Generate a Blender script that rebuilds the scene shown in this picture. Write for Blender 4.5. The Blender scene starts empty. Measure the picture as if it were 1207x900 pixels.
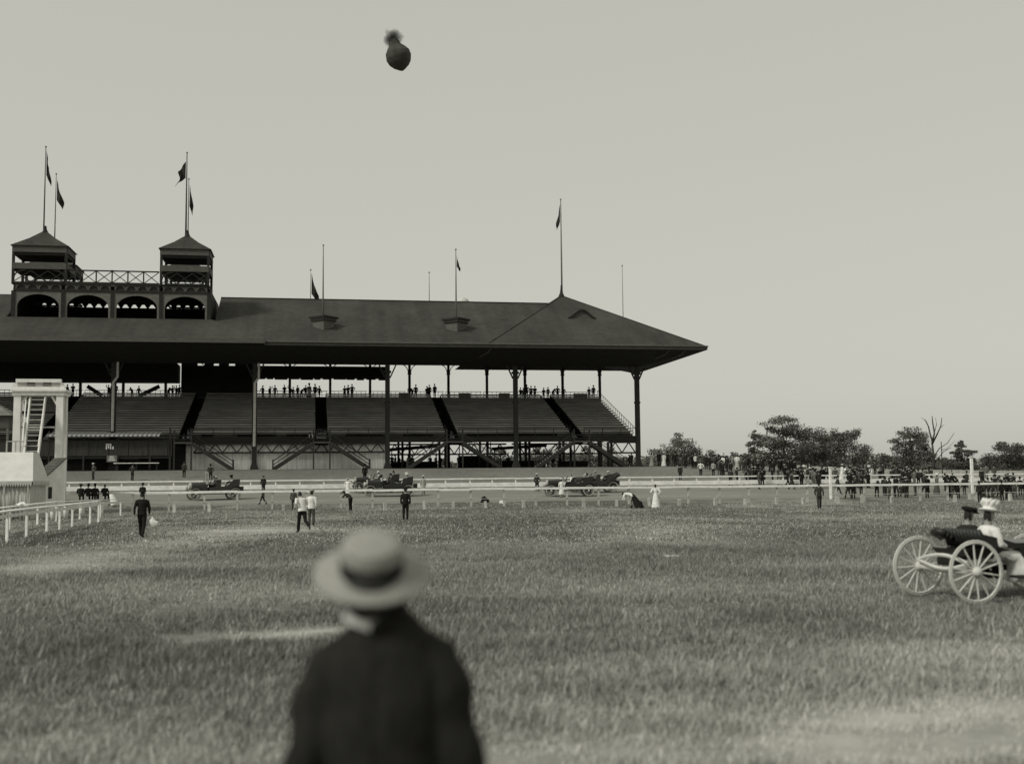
import bpy, math, random
import numpy as np
from mathutils import Vector, Matrix
random.seed(7); rng = np.random.default_rng(11)
SC = bpy.context.scene; COL = SC.collection

# ------------------------------------------------------------------ camera
F = 1350.0                      # focal length in photo pixels (photo 1207 x 900)
PITCH = math.atan(117 / F); ROLL = math.radians(0.55); H = 2.05
AZ = math.radians(10.0)         # bearing of the grandstand and the rails
fw = Vector((0, math.cos(PITCH), math.sin(PITCH))); up0 = Vector((0, -math.sin(PITCH), math.cos(PITCH)))
cr = math.cos(ROLL) * Vector((1, 0, 0)) - math.sin(ROLL) * up0
cu = math.sin(ROLL) * Vector((1, 0, 0)) + math.cos(ROLL) * up0
cam_data = bpy.data.cameras.new('camera'); cam = bpy.data.objects.new('camera', cam_data); COL.objects.link(cam)
cam_data.sensor_width = 36.0; cam_data.sensor_fit = 'HORIZONTAL'; cam_data.lens = 36.0 * F / 1207
cam_data.clip_start = 0.1; cam_data.clip_end = 6000
cam_data.dof.use_dof = True; cam_data.dof.focus_distance = 85.0; cam_data.dof.aperture_fstop = 1.0
m = Matrix((cr, cu, -fw)).transposed().to_4x4(); m.translation = (0, 0, H); cam.matrix_world = m
SC.camera = cam

# ------------------------------------------------------------------ sky and sun
SUN_EL = math.radians(41); SUN_AZ = math.radians(232)     # high behind the camera, to the left
world = bpy.data.worlds.new('World'); SC.world = world; world.use_nodes = True
wn = world.node_tree.nodes; wl = world.node_tree.links; wn.clear()
sky = wn.new('ShaderNodeTexSky'); sky.sky_type = 'NISHITA'; sky.sun_disc = False
sky.sun_elevation = SUN_EL; sky.sun_rotation = SUN_AZ; sky.air_density = 1.0; sky.dust_density = 3.0; sky.ozone_density = 1.0
bw = wn.new('ShaderNodeRGBToBW'); pw = wn.new('ShaderNodeMath'); pw.operation = 'POWER'; pw.inputs[1].default_value = 0.18
mul = wn.new('ShaderNodeVectorMath'); mul.operation = 'SCALE'; mul.inputs[0].default_value = (1.0, 0.998, 0.89)
bg = wn.new('ShaderNodeBackground'); bg.inputs['Strength'].default_value = 0.15
mg = wn.new('ShaderNodeMath'); mg.operation = 'MULTIPLY'; mg.inputs[1].default_value = 3.0
wo = wn.new('ShaderNodeOutputWorld')
wl.new(sky.outputs[0], bw.inputs[0]); wl.new(bw.outputs[0], pw.inputs[0]); wl.new(pw.outputs[0], mg.inputs[0])
wl.new(mg.outputs[0], mul.inputs['Scale']); wl.new(mul.outputs[0], bg.inputs['Color']); wl.new(bg.outputs[0], wo.inputs[0])
sd = bpy.data.lights.new('sun', 'SUN'); sun = bpy.data.objects.new('sun', sd); COL.objects.link(sun)
sd.energy = 2.15; sd.angle = math.radians(10); sd.color = (1.0, 0.995, 0.92)
sdir = Vector((math.sin(SUN_AZ) * math.cos(SUN_EL), math.cos(SUN_AZ) * math.cos(SUN_EL), math.sin(SUN_EL)))
sun.rotation_euler = sdir.to_track_quat('Z', 'Y').to_euler(); sun.location = (0, 0, 60)
SC.view_settings.view_transform = 'Standard'; SC.view_settings.look = 'None'
SC.view_settings.exposure = 0.0; SC.view_settings.gamma = 1.0; SC.view_settings.use_curve_mapping = False
SC.cycles.max_bounces = 6; SC.cycles.transparent_max_bounces = 8

# ------------------------------------------------------------------ coordinates
EU = Vector((math.cos(AZ), math.sin(AZ), 0)); NV = Vector((-math.sin(AZ), math.cos(AZ), 0))
CAM = Vector((0, 0, H))
def P(u, v, z=0.0): p = EU * u + NV * v; return Vector((p.x, p.y, z))
def ray(px, py): return fw * F + cr * (px - 603.5) - cu * (py - 450)
def onv(px, py, v):                       # (u, z) where a sight line crosses the upright plane v
    d = ray(px, py); q = CAM + d * (v / d.dot(NV)); return q.dot(EU), q.z
def sm(x): x = min(1, max(0, x)); return x * x * (3 - 2 * x)
def lerp(a, b, t): return a + (b - a) * t
PROF = [(-1e4, 0), (86, 0), (92, .12), (113, 1.2), (118, 1.6), (134, 3.62), (138, 3.7), (160, 3.7), (400, 2.6), (1e5, 2.6)]
def T(u, v):                              # height of the ground
    for (a, za), (b, zb) in zip(PROF, PROF[1:]):
        if v <= b: z = lerp(za, zb, (v - a) / (b - a)); break
    if v > 113: z = 1.2 + (z - 1.2) * (1 - sm((u - 52) / 45))
    if v < 90: z += (.035 * math.sin(u * .31 + v * .17) + .03 * math.sin(u * .13 - v * .23 + 1)) * sm((v - 14) / 10) * sm((88 - v) / 10)
    return z
def TP(u, v, dz=0.0): return P(u, v, T(u, v) + dz)
def hit(px, py, vmax=150.0, vmiss=139.0):  # where a sight line meets the ground
    d = ray(px, py); k = 1 / d.dot(NV); v = 4.0
    while v < vmax:
        q = CAM + d * (k * v)
        if q.z <= T(q.dot(EU), v): return P(q.dot(EU), v, T(q.dot(EU), v))
        v += .1
    u = onv(px, py, vmiss)[0]; return P(u, vmiss, T(u, vmiss))

# ------------------------------------------------------------------ materials (a monochrome place: greys only)
MATS = {}
def TI(v): return (v, v*.985, v*(.86+.1*min(1, v)), 1)      # the faint olive-brown tone of the print
def mat(name, val, rough=.8, var=.25, scale=3.0, stretch=(1, 1, 1), spec=.2, bump=0.0, coords='Object', val2=None):
    if name in MATS: return MATS[name]
    M = bpy.data.materials.new(name); M.use_nodes = True; nt = M.node_tree; b = nt.nodes['Principled BSDF']
    b.inputs['Roughness'].default_value = rough; b.inputs['Specular IOR Level'].default_value = spec
    tc = nt.nodes.new('ShaderNodeTexCoord'); mp = nt.nodes.new('ShaderNodeMapping'); mp.inputs['Scale'].default_value = stretch
    nz = nt.nodes.new('ShaderNodeTexNoise'); nz.inputs['Scale'].default_value = scale; nz.inputs['Detail'].default_value = 6
    nz.inputs['Roughness'].default_value = .65
    rp = nt.nodes.new('ShaderNodeValToRGB'); lo = val * (1 - var); hi = val2 if val2 is not None else val * (1 + var)
    rp.color_ramp.elements[0].position = .3; rp.color_ramp.elements[1].position = .7
    rp.color_ramp.elements[0].color = TI(lo); rp.color_ramp.elements[1].color = TI(hi)
    oi = nt.nodes.new('ShaderNodeObjectInfo'); add = nt.nodes.new('ShaderNodeVectorMath')
    nt.links.new(tc.outputs[coords], add.inputs[0])
    if coords == 'Object': nt.links.new(oi.outputs['Random'], add.inputs[1])
    nt.links.new(add.outputs[0], mp.inputs[0]); nt.links.new(mp.outputs[0], nz.inputs['Vector'])
    nt.links.new(nz.outputs['Fac'], rp.inputs[0]); nt.links.new(rp.outputs[0], b.inputs['Base Color'])
    if bump:
        bp = nt.nodes.new('ShaderNodeBump'); bp.inputs['Strength'].default_value = bump; bp.inputs['Distance'].default_value = .03
        nt.links.new(nz.outputs['Fac'], bp.inputs['Height']); nt.links.new(bp.outputs[0], b.inputs['Normal'])
    MATS[name] = M; return M
m_shingle = mat('weathered shingle', .047, .85, .18, 1.4, (1, 1, 1), .15, .4)
m_shingle2 = mat('weathered shingle newer', .05, .85, .15, 1.6, (1, 1, 1), .15, .4)
def weather(M, amt=.3):           # faint courses along the slope, rain streaks and broad stains
    nt = M.node_tree; b = nt.nodes['Principled BSDF']; src = b.inputs['Base Color'].links[0].from_socket
    tc = nt.nodes.new('ShaderNodeTexCoord'); out = src
    for sc_, st_, k, ty in ((.18,(1,1,1),.5,'n'),(1.0,(.9,.06,.06),.35,'n'),(.85,(.02,1,1),.3,'w'),(3.0,(.25,3,3),.4,'n')):
        mp = nt.nodes.new('ShaderNodeMapping'); mp.inputs['Scale'].default_value = st_; nt.links.new(tc.outputs['Object'], mp.inputs[0])
        if ty == 'n': t = nt.nodes.new('ShaderNodeTexNoise'); t.inputs['Scale'].default_value = sc_; t.inputs['Detail'].default_value = 4; o_ = t.outputs['Fac']
        else: t = nt.nodes.new('ShaderNodeTexWave'); t.bands_direction = 'Y'; t.wave_profile = 'SAW'; t.inputs['Scale'].default_value = sc_; t.inputs['Distortion'].default_value = 1.2; t.inputs['Detail Scale'].default_value = .6; o_ = t.outputs['Fac']
        nt.links.new(mp.outputs[0], t.inputs['Vector'])
        mr_ = nt.nodes.new('ShaderNodeMapRange'); mr_.inputs[1].default_value = .25; mr_.inputs[2].default_value = .75; mr_.inputs[3].default_value = 1-k*amt*1.6; mr_.inputs[4].default_value = 1+k*amt*1.6; nt.links.new(o_, mr_.inputs[0])
        vm = nt.nodes.new('ShaderNodeVectorMath'); vm.operation = 'SCALE'; nt.links.new(out, vm.inputs[0]); nt.links.new(mr_.outputs[0], vm.inputs['Scale']); out = vm.outputs[0]
    nt.links.new(out, b.inputs['Base Color'])
weather(m_shingle); weather(m_shingle2)
m_iron = mat('dark painted iron', .026, .6, .3, 4, (1, 1, .2), .25)
m_timber = mat('dark stained timber', .022, .75, .35, 3, (.4, 1, 2), .2)
m_bench = mat('weathered bench plank', .38, .8, .4, 1.1, (.35, 4, 6), .2)
m_deck = mat('dark deck boards', .1, .85, .4, 2, (.3, 3, 3), .1)
m_aisle = mat('shade-dark aisle boards', .008, .9, .4, 2, (1, 1, 1), .1)  # shade of the sunken aisle channels is put into the board colour
m_wall = mat('limewashed boards', .72, .85, .22, 2, (2, 2, .25), .15)
m_trim = mat('pale painted trim', .13, .7, .25, 3, (1, 1, 1), .2)
m_band = mat('grey painted boards', .085, .75, .25, 3, (.5, 1, 2), .2)
m_pale = mat('white painted timber', .74, .7, .12, 3, (1, 1, .4), .25)
m_rail = mat('whitewashed rail', .78, .75, .2, 2.5, (.6, 1, 1), .2)
m_railold = mat('worn whitewashed rail', .42, .8, .3, 2.5, (.6, 1, 1), .2)
m_pole = mat('grey flagpole timber', .16, .6, .2, 3, (1, 1, .1), .3)
m_poledark = mat('dark flagpole timber', .07, .6, .2, 3, (1, 1, .1), .3)
m_flag = mat('dark flag cloth', .035, .9, .5, 3, (1, 1, 2), .05)
m_canvas = mat('white canvas', .6, .9, .1, 2, (1, 1, 1), .1, .2)
m_canvas2 = mat('grey canvas', .48, .9, .15, 2, (1, 1, 1), .1, .2)
m_track = mat('harrowed dirt', .215, .95, .16, .35, (.3, 1.6, 1), .05, .3)
m_fence = mat('bare fence boards', .36, .85, .25, 1.5, (1, 1, .4), .1)
m_skin = mat('skin', .3, .6, .1, 5); m_hair = mat('dark hair', .02, .7, .3, 20); m_shoe = mat('black leather', .014, .5, .2, 8)
CL = {k: mat('cloth ' + k, v, .9, .22, 6, (1, 1, 1), .08, .3) for k, v in
      dict(black=.016, dark=.026, charcoal=.042, grey=.075, mid=.12, pale=.34, white=.68, straw=.42).items()}
m_tyre = mat('pale rubber tyre', .3, .8, .2, 8); m_carblack = mat('black coachwork', .014, .3, .2, 3, spec=.5)
m_cardark = mat('dark coachwork', .03, .35, .2, 3, spec=.5); m_leather = mat('black buttoned leather', .016, .45, .4, 14, bump=.5, spec=.4)
m_brass = mat('bright brass', .5, .3, .15, 5, spec=.6); m_spoke = mat('pale spoke wood', .55, .6, .15, 6)
m_bark = mat('bark', .07, .9, .35, 6, (1, 1, .3), .1, .5)
m_balloon = mat('sooty balloon cloth', .06, .85, .35, .5, (1, 1, 1), .1, .3)
m_paper = mat('white paper', .75, .9, .05)

# ------------------------------------------------------------------ mesh helpers
class MB:
    def __init__(s): s.v = []; s.f = []
    def add(s, vs, fs):
        o = len(s.v); s.v += [tuple(x) for x in vs]; s.f += [tuple(o + i for i in f) for f in fs]; return s
    def box(s, x0, x1, y0, y1, z0, z1):
        return s.add([(x0,y0,z0),(x1,y0,z0),(x1,y1,z0),(x0,y1,z0),(x0,y0,z1),(x1,y0,z1),(x1,y1,z1),(x0,y1,z1)],
                     [(0,3,2,1),(4,5,6,7),(0,1,5,4),(1,2,6,5),(2,3,7,6),(3,0,4,7)])
    def hexa(s, v8):
        return s.add(v8, [(0,3,2,1),(4,5,6,7),(0,1,5,4),(1,2,6,5),(2,3,7,6),(3,0,4,7)])
    def beam(s, a, b, w, h, up=(0, 0, 1)):
        a, b = Vector(a), Vector(b); t = (b - a).normalized(); sd_ = t.cross(Vector(up))
        if sd_.length < 1e-4: sd_ = t.cross(Vector((0, 1, 0)))
        sd_.normalize(); n = sd_.cross(t); x = sd_ * w / 2; y = n * h / 2
        return s.hexa([a - x - y, a + x - y, b + x - y, b - x - y, a - x + y, a + x + y, b + x + y, b - x + y])
    def tube(s, pts, rad, n=8, xref=(1, 0, 0), cap=True):
        pts = [Vector(p) for p in pts]; rings = []; X = Vector(xref)
        for i, p in enumerate(pts):
            t = (pts[min(i + 1, len(pts) - 1)] - pts[max(i - 1, 0)])
            if t.length < 1e-6: t = Vector((0, 0, 1))
            t.normalize()
            sx = X - t * X.dot(t)
            if sx.length < .15: sx = Vector((0, 1, 0)) - t * t.y
            sx.normalize(); sy = t.cross(sx); r = rad[i]; rx, ry = r if isinstance(r, tuple) else (r, r)
            rings.append([p + sx * rx * math.cos(2*math.pi*k/n) + sy * ry * math.sin(2*math.pi*k/n) for k in range(n)])
        o = len(s.v)
        for r in rings: s.v += [tuple(q) for q in r]
        for i in range(len(rings) - 1):
            for k in range(n):
                k2 = (k + 1) % n; s.f.append((o+i*n+k, o+i*n+k2, o+(i+1)*n+k2, o+(i+1)*n+k))
        if cap:
            s.f.append(tuple(o + k for k in range(n))[::-1]); s.f.append(tuple(o + (len(rings)-1)*n + k for k in range(n)))
        return s
    def lathe(s, prof, n=16, M=None):          # prof: (r, z) bottom to top
        o = len(s.v); M = M or Matrix()
        for r, z in prof:
            for k in range(n):
                a = 2*math.pi*k/n; s.v.append(tuple(M @ Vector((r*math.cos(a), r*math.sin(a), z))))
        for i in range(len(prof) - 1):
            for k in range(n):
                k2 = (k+1) % n; s.f.append((o+i*n+k, o+i*n+k2, o+(i+1)*n+k2, o+(i+1)*n+k))
        s.f.append(tuple(o+k for k in range(n))[::-1]); s.f.append(tuple(o+(len(prof)-1)*n+k for k in range(n)))
        return s
    def ring(s, R, r, n=24, m=6, M=None):      # torus round local y
        o = len(s.v); M = M or Matrix()
        for i in range(n):
            a = 2*math.pi*i/n
            for j in range(m):
                b = 2*math.pi*j/m; q = R + r*math.cos(b)
                s.v.append(tuple(M @ Vector((q*math.cos(a), r*math.sin(b), q*math.sin(a)))))
        for i in range(n):
            for j in range(m): s.f.append((o+i*m+j, o+i*m+(j+1)%m, o+((i+1)%n)*m+(j+1)%m, o+((i+1)%n)*m+j))
        return s
    def mesh(s, name, material=None, smooth=False):
        me = bpy.data.meshes.new(name); me.from_pydata(s.v, [], s.f); me.update()
        if material: me.materials.append(material)
        if smooth: me.polygons.foreach_set('use_smooth', [True]*len(me.polygons))
        return me
    def build(s, name, material, parent=None, smooth=False):
        o = bpy.data.objects.new(name, s.mesh(name, material, smooth)); COL.objects.link(o); o.parent = parent; return o
def put(name, me, parent=None, loc=(0, 0, 0), rz=0.0, material=None):
    o = bpy.data.objects.new(name, me); COL.objects.link(o); o.parent = parent; o.location = loc; o.rotation_euler = (0, 0, rz)
    if material is not None:
        o.material_slots[0].link = 'OBJECT'; o.material_slots[0].material = material
    return o
def tag(o, label=None, cat=None, group=None, kind=None):
    if label: o['label'] = label
    if cat: o['category'] = cat
    if group: o['group'] = group
    if kind: o['kind'] = kind
    return o
def thing(name, label, cat, loc=(0, 0, 0), rz=0.0, group=None):
    o = bpy.data.objects.new(name, None); COL.objects.link(o); o.location = loc; o.rotation_euler = (0, 0, rz)
    o.empty_display_size = .3; return tag(o, label, cat, group)
def obox(mb, o, name, material, parent): return mb.build(name, material, parent)
ORD = 'first second third fourth fifth sixth seventh eighth ninth tenth eleventh twelfth thirteenth fourteenth fifteenth sixteenth seventeenth eighteenth nineteenth twentieth'.split()
def ordn(i):
    if i < 20: return ORD[i]
    t, r = divmod(i + 1, 10)
    if r == 0: return {3: 'thirtieth', 4: 'fortieth', 5: 'fiftieth', 6: 'sixtieth', 7: 'seventieth', 8: 'eightieth', 9: 'ninetieth', 10: 'hundredth'}[t]
    return {2: 'twenty', 3: 'thirty', 4: 'forty', 5: 'fifty', 6: 'sixty', 7: 'seventy', 8: 'eighty', 9: 'ninety'}[t] + '-' + ORD[r - 1]
def vnoise(x, y, seed=0):                     # value noise, numpy
    r = np.random.default_rng(seed); tab = r.random((256, 256)); xi = np.floor(x).astype(int); yi = np.floor(y).astype(int)
    fx = x - xi; fy = y - yi; fx = fx*fx*(3-2*fx); fy = fy*fy*(3-2*fy); g = lambda i, j: tab[i & 255, j & 255]
    return (g(xi,yi)*(1-fx)+g(xi+1,yi)*fx)*(1-fy)+(g(xi,yi+1)*(1-fx)+g(xi+1,yi+1)*fx)*fy

# ------------------------------------------------------------------ ground, track
WORN = []
for pts_, r_, k_ in (([(60,668),(130,655),(200,642),(270,628),(330,616)],1.3,.75),([(90,650),(160,640),(230,628)],1.0,.45),([(255,754),(300,751),(345,749),(395,744)],.45,1.0),([(1010,852),(1080,846),(1150,840),(1207,832)],.5,1.0),([(960,884),(1040,882),(1120,880),(1207,878)],.5,1.0),
                     ([(600,842),(680,838),(760,842)],.5,.4),([(1040,772),(1120,766),(1190,770)],.5,.45),([(560,890),(700,892),(840,890)],.5,.5),([(0,885),(120,888),(240,890)],.5,.35)):
    for (x0_,y0_),(x1_,y1_) in zip(pts_, pts_[1:]):
        for q_ in np.linspace(0,1,5): p_ = hit(lerp(x0_,x1_,q_), lerp(y0_,y1_,q_)); WORN.append((p_.x+random.uniform(-.2,.2)*r_, p_.y+random.uniform(-.3,.3)*r_, r_*random.uniform(.6,1.25), k_*random.uniform(.6,1)))
def dryness(x, y):                            # pale dead grass: worn lanes and patches (world x, y arrays)
    n = .55*vnoise(x*.16+9, y*.10+3, 1) + .3*vnoise(x*.5, y*.33, 2) + .15*vnoise(x*1.7, y*1.2, 3)
    d = np.clip((n - .38) * 2.4, 0, 1) * .42
    def spot(cx, cy, rx, ry, k): return k*np.exp(-(((x-cx)/rx)**2+((y-cy)/ry)**2))
    wn_ = np.zeros_like(x)
    for (cx, cy, r, k) in WORN: wn_ = np.maximum(wn_, spot(cx, cy, r*1.6, r, k))
    d += wn_*(.55+.7*vnoise(x*2.3, y*2.3, 8))
    d += spot(-1.2, 8.5, 9, 2.8, .3) + spot(2.2, 12.4, 4, .8, .25)
    d += spot(1, 22, 9, 2.2, .22) + spot(9, 27, 6, 1.2, .2) + spot(-4, 29, 5, 1.0, .18)
    return np.clip(d, 0, 1)
def grass_shader(name, dark, dry, rough_noise=True):
    M = bpy.data.materials.new(name); M.use_nodes = True; nt = M.node_tree; b = nt.nodes['Principled BSDF']
    b.inputs['Roughness'].default_value = .85; b.inputs['Specular IOR Level'].default_value = .08
    at = nt.nodes.new('ShaderNodeAttribute'); at.attribute_name = 'dry'
    mx = nt.nodes.new('ShaderNodeMix'); mx.data_type = 'RGBA'
    mx.inputs['A'].default_value = TI(dark); mx.inputs['B'].default_value = TI(dry)
    if rough_noise:
        tc = nt.nodes.new('ShaderNodeTexCoord'); nz = nt.nodes.new('ShaderNodeTexNoise'); nz.inputs['Scale'].default_value = 2.2; nz.inputs['Detail'].default_value = 8
        nz.inputs['Roughness'].default_value = .7
        ma = nt.nodes.new('ShaderNodeMath'); ma.operation = 'MULTIPLY_ADD'; ma.inputs[1].default_value = .9; ma.inputs[2].default_value = -.45
        ad = nt.nodes.new('ShaderNodeMath'); ad.operation = 'ADD'; ad.use_clamp = True
        nt.links.new(tc.outputs['Object'], nz.inputs['Vector']); nt.links.new(nz.outputs['Fac'], ma.inputs[0]); nt.links.new(ma.outputs[0], ad.inputs[0])
        nt.links.new(at.outputs['Fac'], ad.inputs[1]); nt.links.new(ad.outputs[0], mx.inputs['Factor'])
        bp = nt.nodes.new('ShaderNodeBump'); bp.inputs['Strength'].default_value = .6; bp.inputs['Distance'].default_value = .08
        nt.links.new(nz.outputs['Fac'], bp.inputs['Height']); nt.links.new(bp.outputs[0], b.inputs['Normal'])
    else: nt.links.new(at.outputs['Fac'], mx.inputs['Factor'])
    nt.links.new(mx.outputs['Result'], b.inputs['Base Color']); return M
m_ground = grass_shader('turf', .10, .42); m_blade = grass_shader('grass blades', .12, .56, False)
us = np.unique(np.concatenate([np.linspace(-2500, -80, 14), np.arange(-80, -30, 3.), np.arange(-30, 70, 1.0), np.arange(70, 160, 4.), np.linspace(160, 2500, 12)]))
vs = np.unique(np.concatenate([[-300, -80, -20], np.arange(-6, 30, .7), np.arange(30, 90, 1.5), np.arange(90, 140, 1.0), [145, 150, 160, 180, 220, 280, 400, 700, 1500, 4000]]))
gv = []
for v in vs:
    for u in us: gv.append(tuple(TP(float(u), float(v))))
nu = len(us); gf = [(j*nu+i, j*nu+i+1, (j+1)*nu+i+1, (j+1)*nu+i) for j in range(len(vs)-1) for i in range(nu-1)]
me = bpy.data.meshes.new('ground'); me.from_pydata(gv, [], gf); me.materials.append(m_ground)
ga = np.array(gv); at = me.attributes.new('dry', 'FLOAT', 'POINT')
vv = ga[:, 0]*NV.x + ga[:, 1]*NV.y
uu_ = ga[:, 0]*EU.x + ga[:, 1]*EU.y; dr = dryness(ga[:, 0], ga[:, 1]); dr = np.where(vv > 113, .2 + .14*np.clip((uu_-20)/50, 0, 1) + .3*dr, dr); at.data.foreach_set('value', dr.astype(np.float32))
me.polygons.foreach_set('use_smooth', [True]*len(me.polygons))
g = bpy.data.objects.new('ground', me); COL.objects.link(g); tag(g, kind='structure')
tr = MB(); tu = list(range(-160, 261, 4)); tv = [95.6, 96.3, 97, 98, 101, 104, 107, 110, 112.4]
for v in tv:
    for u in tu:
        w_ = .5*math.sin(u*.7) if v in (95.6,) else 0
        tr.v.append(tuple(TP(u, v + w_, .02)))
n_ = len(tu); tr.f = [(j*n_+i, j*n_+i+1, (j+1)*n_+i+1, (j+1)*n_+i) for j in range(len(tv)-1) for i in range(n_-1)]
tag(tr.build('track', m_track), kind='structure')

# ------------------------------------------------------------------ grass blades (uncountable: one object)
def grass():
    V = []; Fc = []; D = []; off = 0
    for (d0, d1, dens, hgt, wid, seg) in ((5.5, 15, 2300, .165, .0045, 2), (15, 38, 1150, .13, .0085, 1), (38, 96.5, 135, .11, .032, 1)):
        half = .56
        area = half*(d1*d1-d0*d0); n = int(area*dens)
        d = np.sqrt(rng.random(n)*(d1*d1-d0*d0)+d0*d0); lat = (rng.random(n)*2-1)*half
        x = d*lat; y = d
        u = x*EU.x+y*EU.y; v = x*NV.x+y*NV.y
        dry = dryness(x, y)
        clump = .45*vnoise(x*.9, y*.9, 5)+.3*vnoise(x*2.7, y*2.7, 6)+.25*vnoise(x*6.5, y*6.5, 12); clump = np.clip((clump-.5)*1.6+.5, 0, 1)
        keep = (rng.random(n) > .75*np.clip((dry-.45)*1.9, 0, 1)) & (v < 94.8+1.2*vnoise(u*.35,u*0+.2,44)+.5*rng.random(n)) & (clump > rng.random(n)*.6-.06)
        x, y, u, v, dry, clump = [q[keep] for q in (x, y, u, v, dry, clump)]; n = len(x)
        und = (.035*np.sin(u*.31+v*.17)+.03*np.sin(u*.13-v*.23+1))
        ss = lambda q: np.clip(q, 0, 1)**2*(3-2*np.clip(q, 0, 1))
        z = und*ss((v-14)/10)*ss((88-v)/10) + np.where(v > 92, .12+(v-92)/21*1.08, np.where(v > 86, (v-86)/6*.12, 0))
        h = hgt*(.3+.8*rng.random(n)**1.3)*(.3+1.05*clump)*(1-.6*dry)
        seed_head = rng.random(n) < .12; h = np.where(seed_head, h*1.35, h)
        an = rng.random(n)*2*np.pi; w = wid*(.6+.8*rng.random(n))
        lean = .2+.55*rng.random(n); la = rng.normal(.6, 1.7, n)
        bx, by = np.cos(an)*w, np.sin(an)*w; lx, ly = np.cos(la)*lean*h, np.sin(la)*lean*h
        base = np.stack([x, y, z-.02], 1)
        A = base+np.stack([-bx, -by, 0*bx], 1); B = base+np.stack([bx, by, 0*bx], 1)
        if seg == 2:
            mid = base+np.stack([lx*.3, ly*.3, h*.6], 1); C_ = mid-np.stack([bx, by, 0*bx], 1)*.8; E_ = mid+np.stack([bx, by, 0*bx], 1)*.8
            tip = base+np.stack([lx, ly, h*.97], 1)
            vv_ = np.stack([A, B, E_, C_, tip], 1).reshape(-1, 3); i = np.arange(n)*5+off
            f = np.concatenate([np.stack([i, i+1, i+2], 1), np.stack([i, i+2, i+3], 1), np.stack([i+3, i+2, i+4], 1)]); k = 5
        else:
            tip = base+np.stack([lx, ly, h], 1); vv_ = np.stack([A, B, tip], 1).reshape(-1, 3); i = np.arange(n)*3+off
            f = np.stack([i, i+1, i+2], 1); k = 3
        tone = np.clip(dry*.85 + rng.normal(.16, .2, n) + (vnoise(x*.45+7, y*.3, 31)-.5)*.22 - (clump-.5)*.22 + np.where(seed_head, .25, 0), 0, 1)
        V.append(vv_); Fc.append(f); D.append(np.repeat(tone, k)); off += n*k
    V = np.concatenate(V).astype(np.float32); Fc = np.concatenate(Fc).astype(np.int32); D = np.concatenate(D).astype(np.float32)
    me = bpy.data.meshes.new('grass'); me.vertices.add(len(V)); me.vertices.foreach_set('co', V.ravel())
    me.loops.add(Fc.size); me.loops.foreach_set('vertex_index', Fc.ravel())
    me.polygons.add(len(Fc)); me.polygons.foreach_set('loop_start', np.arange(0, Fc.size, 3, dtype=np.int32))
    a = me.attributes.new('dry', 'FLOAT', 'POINT'); a.data.foreach_set('value', D); me.update(); me.materials.append(m_blade)
    o = bpy.data.objects.new('grass', me); COL.objects.link(o)
    tag(o, 'rough uncut field grass covering the infield', 'grass', kind='stuff')

# ------------------------------------------------------------------ grandstand
V0 = 138.0; ZB = 3.7
stand = thing('grandstand', 'long dark racecourse grandstand with shingled roof, seat tiers and turrets', 'grandstand', P(0, V0, ZB), AZ)
class SB(MB):                                   # stand space: (u, w, absolute z)
    def build(s, name, material, parent=None, smooth=False):
        top = parent is None or parent == stand
        s.v = [(x, y, z - ZB) for x, y, z in s.v]
        return MB.build(s, name, material, parent or stand, smooth)
UL = -62.0; EAVE = 18.05; RID = 25.4; WR = 9.0; WE = -6.5; WB = 22.5; ZBK = 19.5
def roof_z(w): return EAVE + (w - WE) / (WR - WE) * (RID - EAVE) if w < WR else RID + (w - WR) / (WB - WR) * (ZBK - RID)
def roof_strip(u0, u1, w0, w1, th=.25, name='roof_slope', ma=None):
    a, b = roof_z(w0), roof_z(w1)
    return SB().hexa([(u0,w0,a-th),(u1,w0,a-th),(u1,w1,b-th),(u0,w1,b-th),(u0,w0,a),(u1,w0,a),(u1,w1,b),(u0,w1,b)]).build(name, ma or m_shingle)
WD_ = 19.72
roof_strip(-11.2, 36, WE, WR); roof_strip(UL, -34.6, WE, WR); roof_strip(-34.6, -11.2, WE, 0)
roof_strip(-11.2, 36, WR, WB); roof_strip(UL, -34.6, WR, WB); roof_strip(-34.6, -11.2, 17.9, WB)
SB().box(UL, 40.05, WD_-.0, WD_+.15, 11.8, 13.72).build('gallery_riser', m_timber)
SB().box(-34.6, -11.2, 0, 17.9, 20.9, 21.18).build('roof_deck', m_deck)
SB().box(-11.2, 33, WR-.12, WR+.12, RID-.02, RID+.1).build('ridge_cap', m_timber)
# closing wall beside the belvedere gap
for uu in (-34.6, -11.2):
    SB().add([(uu,0,21.1),(uu,WR,RID-.02),(uu,17.9,21.1),(uu+.1,0,21.1),(uu+.1,WR,RID-.02),(uu+.1,17.9,21.1)], [(0,1,2),(5,4,3),(0,3,4,1),(1,4,5,2),(2,5,3,0)]).build('roof_gable', m_timber)
# end pavilion: hip roof with a swept finial
PK = (32.7, 9.0, 26.5); c0, c1, w0_, w1_ = 20.3, 47.0, WE-.03, WB+2
hb = SB()
pts = [(c0,w0_,EAVE+.02),(c1,w0_,EAVE+.02),(c1,w1_,EAVE+.02),(c0,w1_,EAVE+.02),PK]
hb.add(pts, [(0,1,4),(1,2,4),(2,3,4),(3,0,4)])
hip = hb.build('hip_roof', m_shingle2)
SB().lathe([(.9,25.9),(.45,26.35),(.2,26.9),(.12,27.6),(.12,27.9)], 8, Matrix.Translation((PK[0],PK[1],0))).build('finial', m_timber, hip)
for cx, cy in ((c0, w0_), (c1, w0_)):
    SB().beam((cx,cy,EAVE+.05),(PK[0],PK[1],PK[2]+.02),.22,.1).build('hip_ridge', m_shingle, hip)
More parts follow.
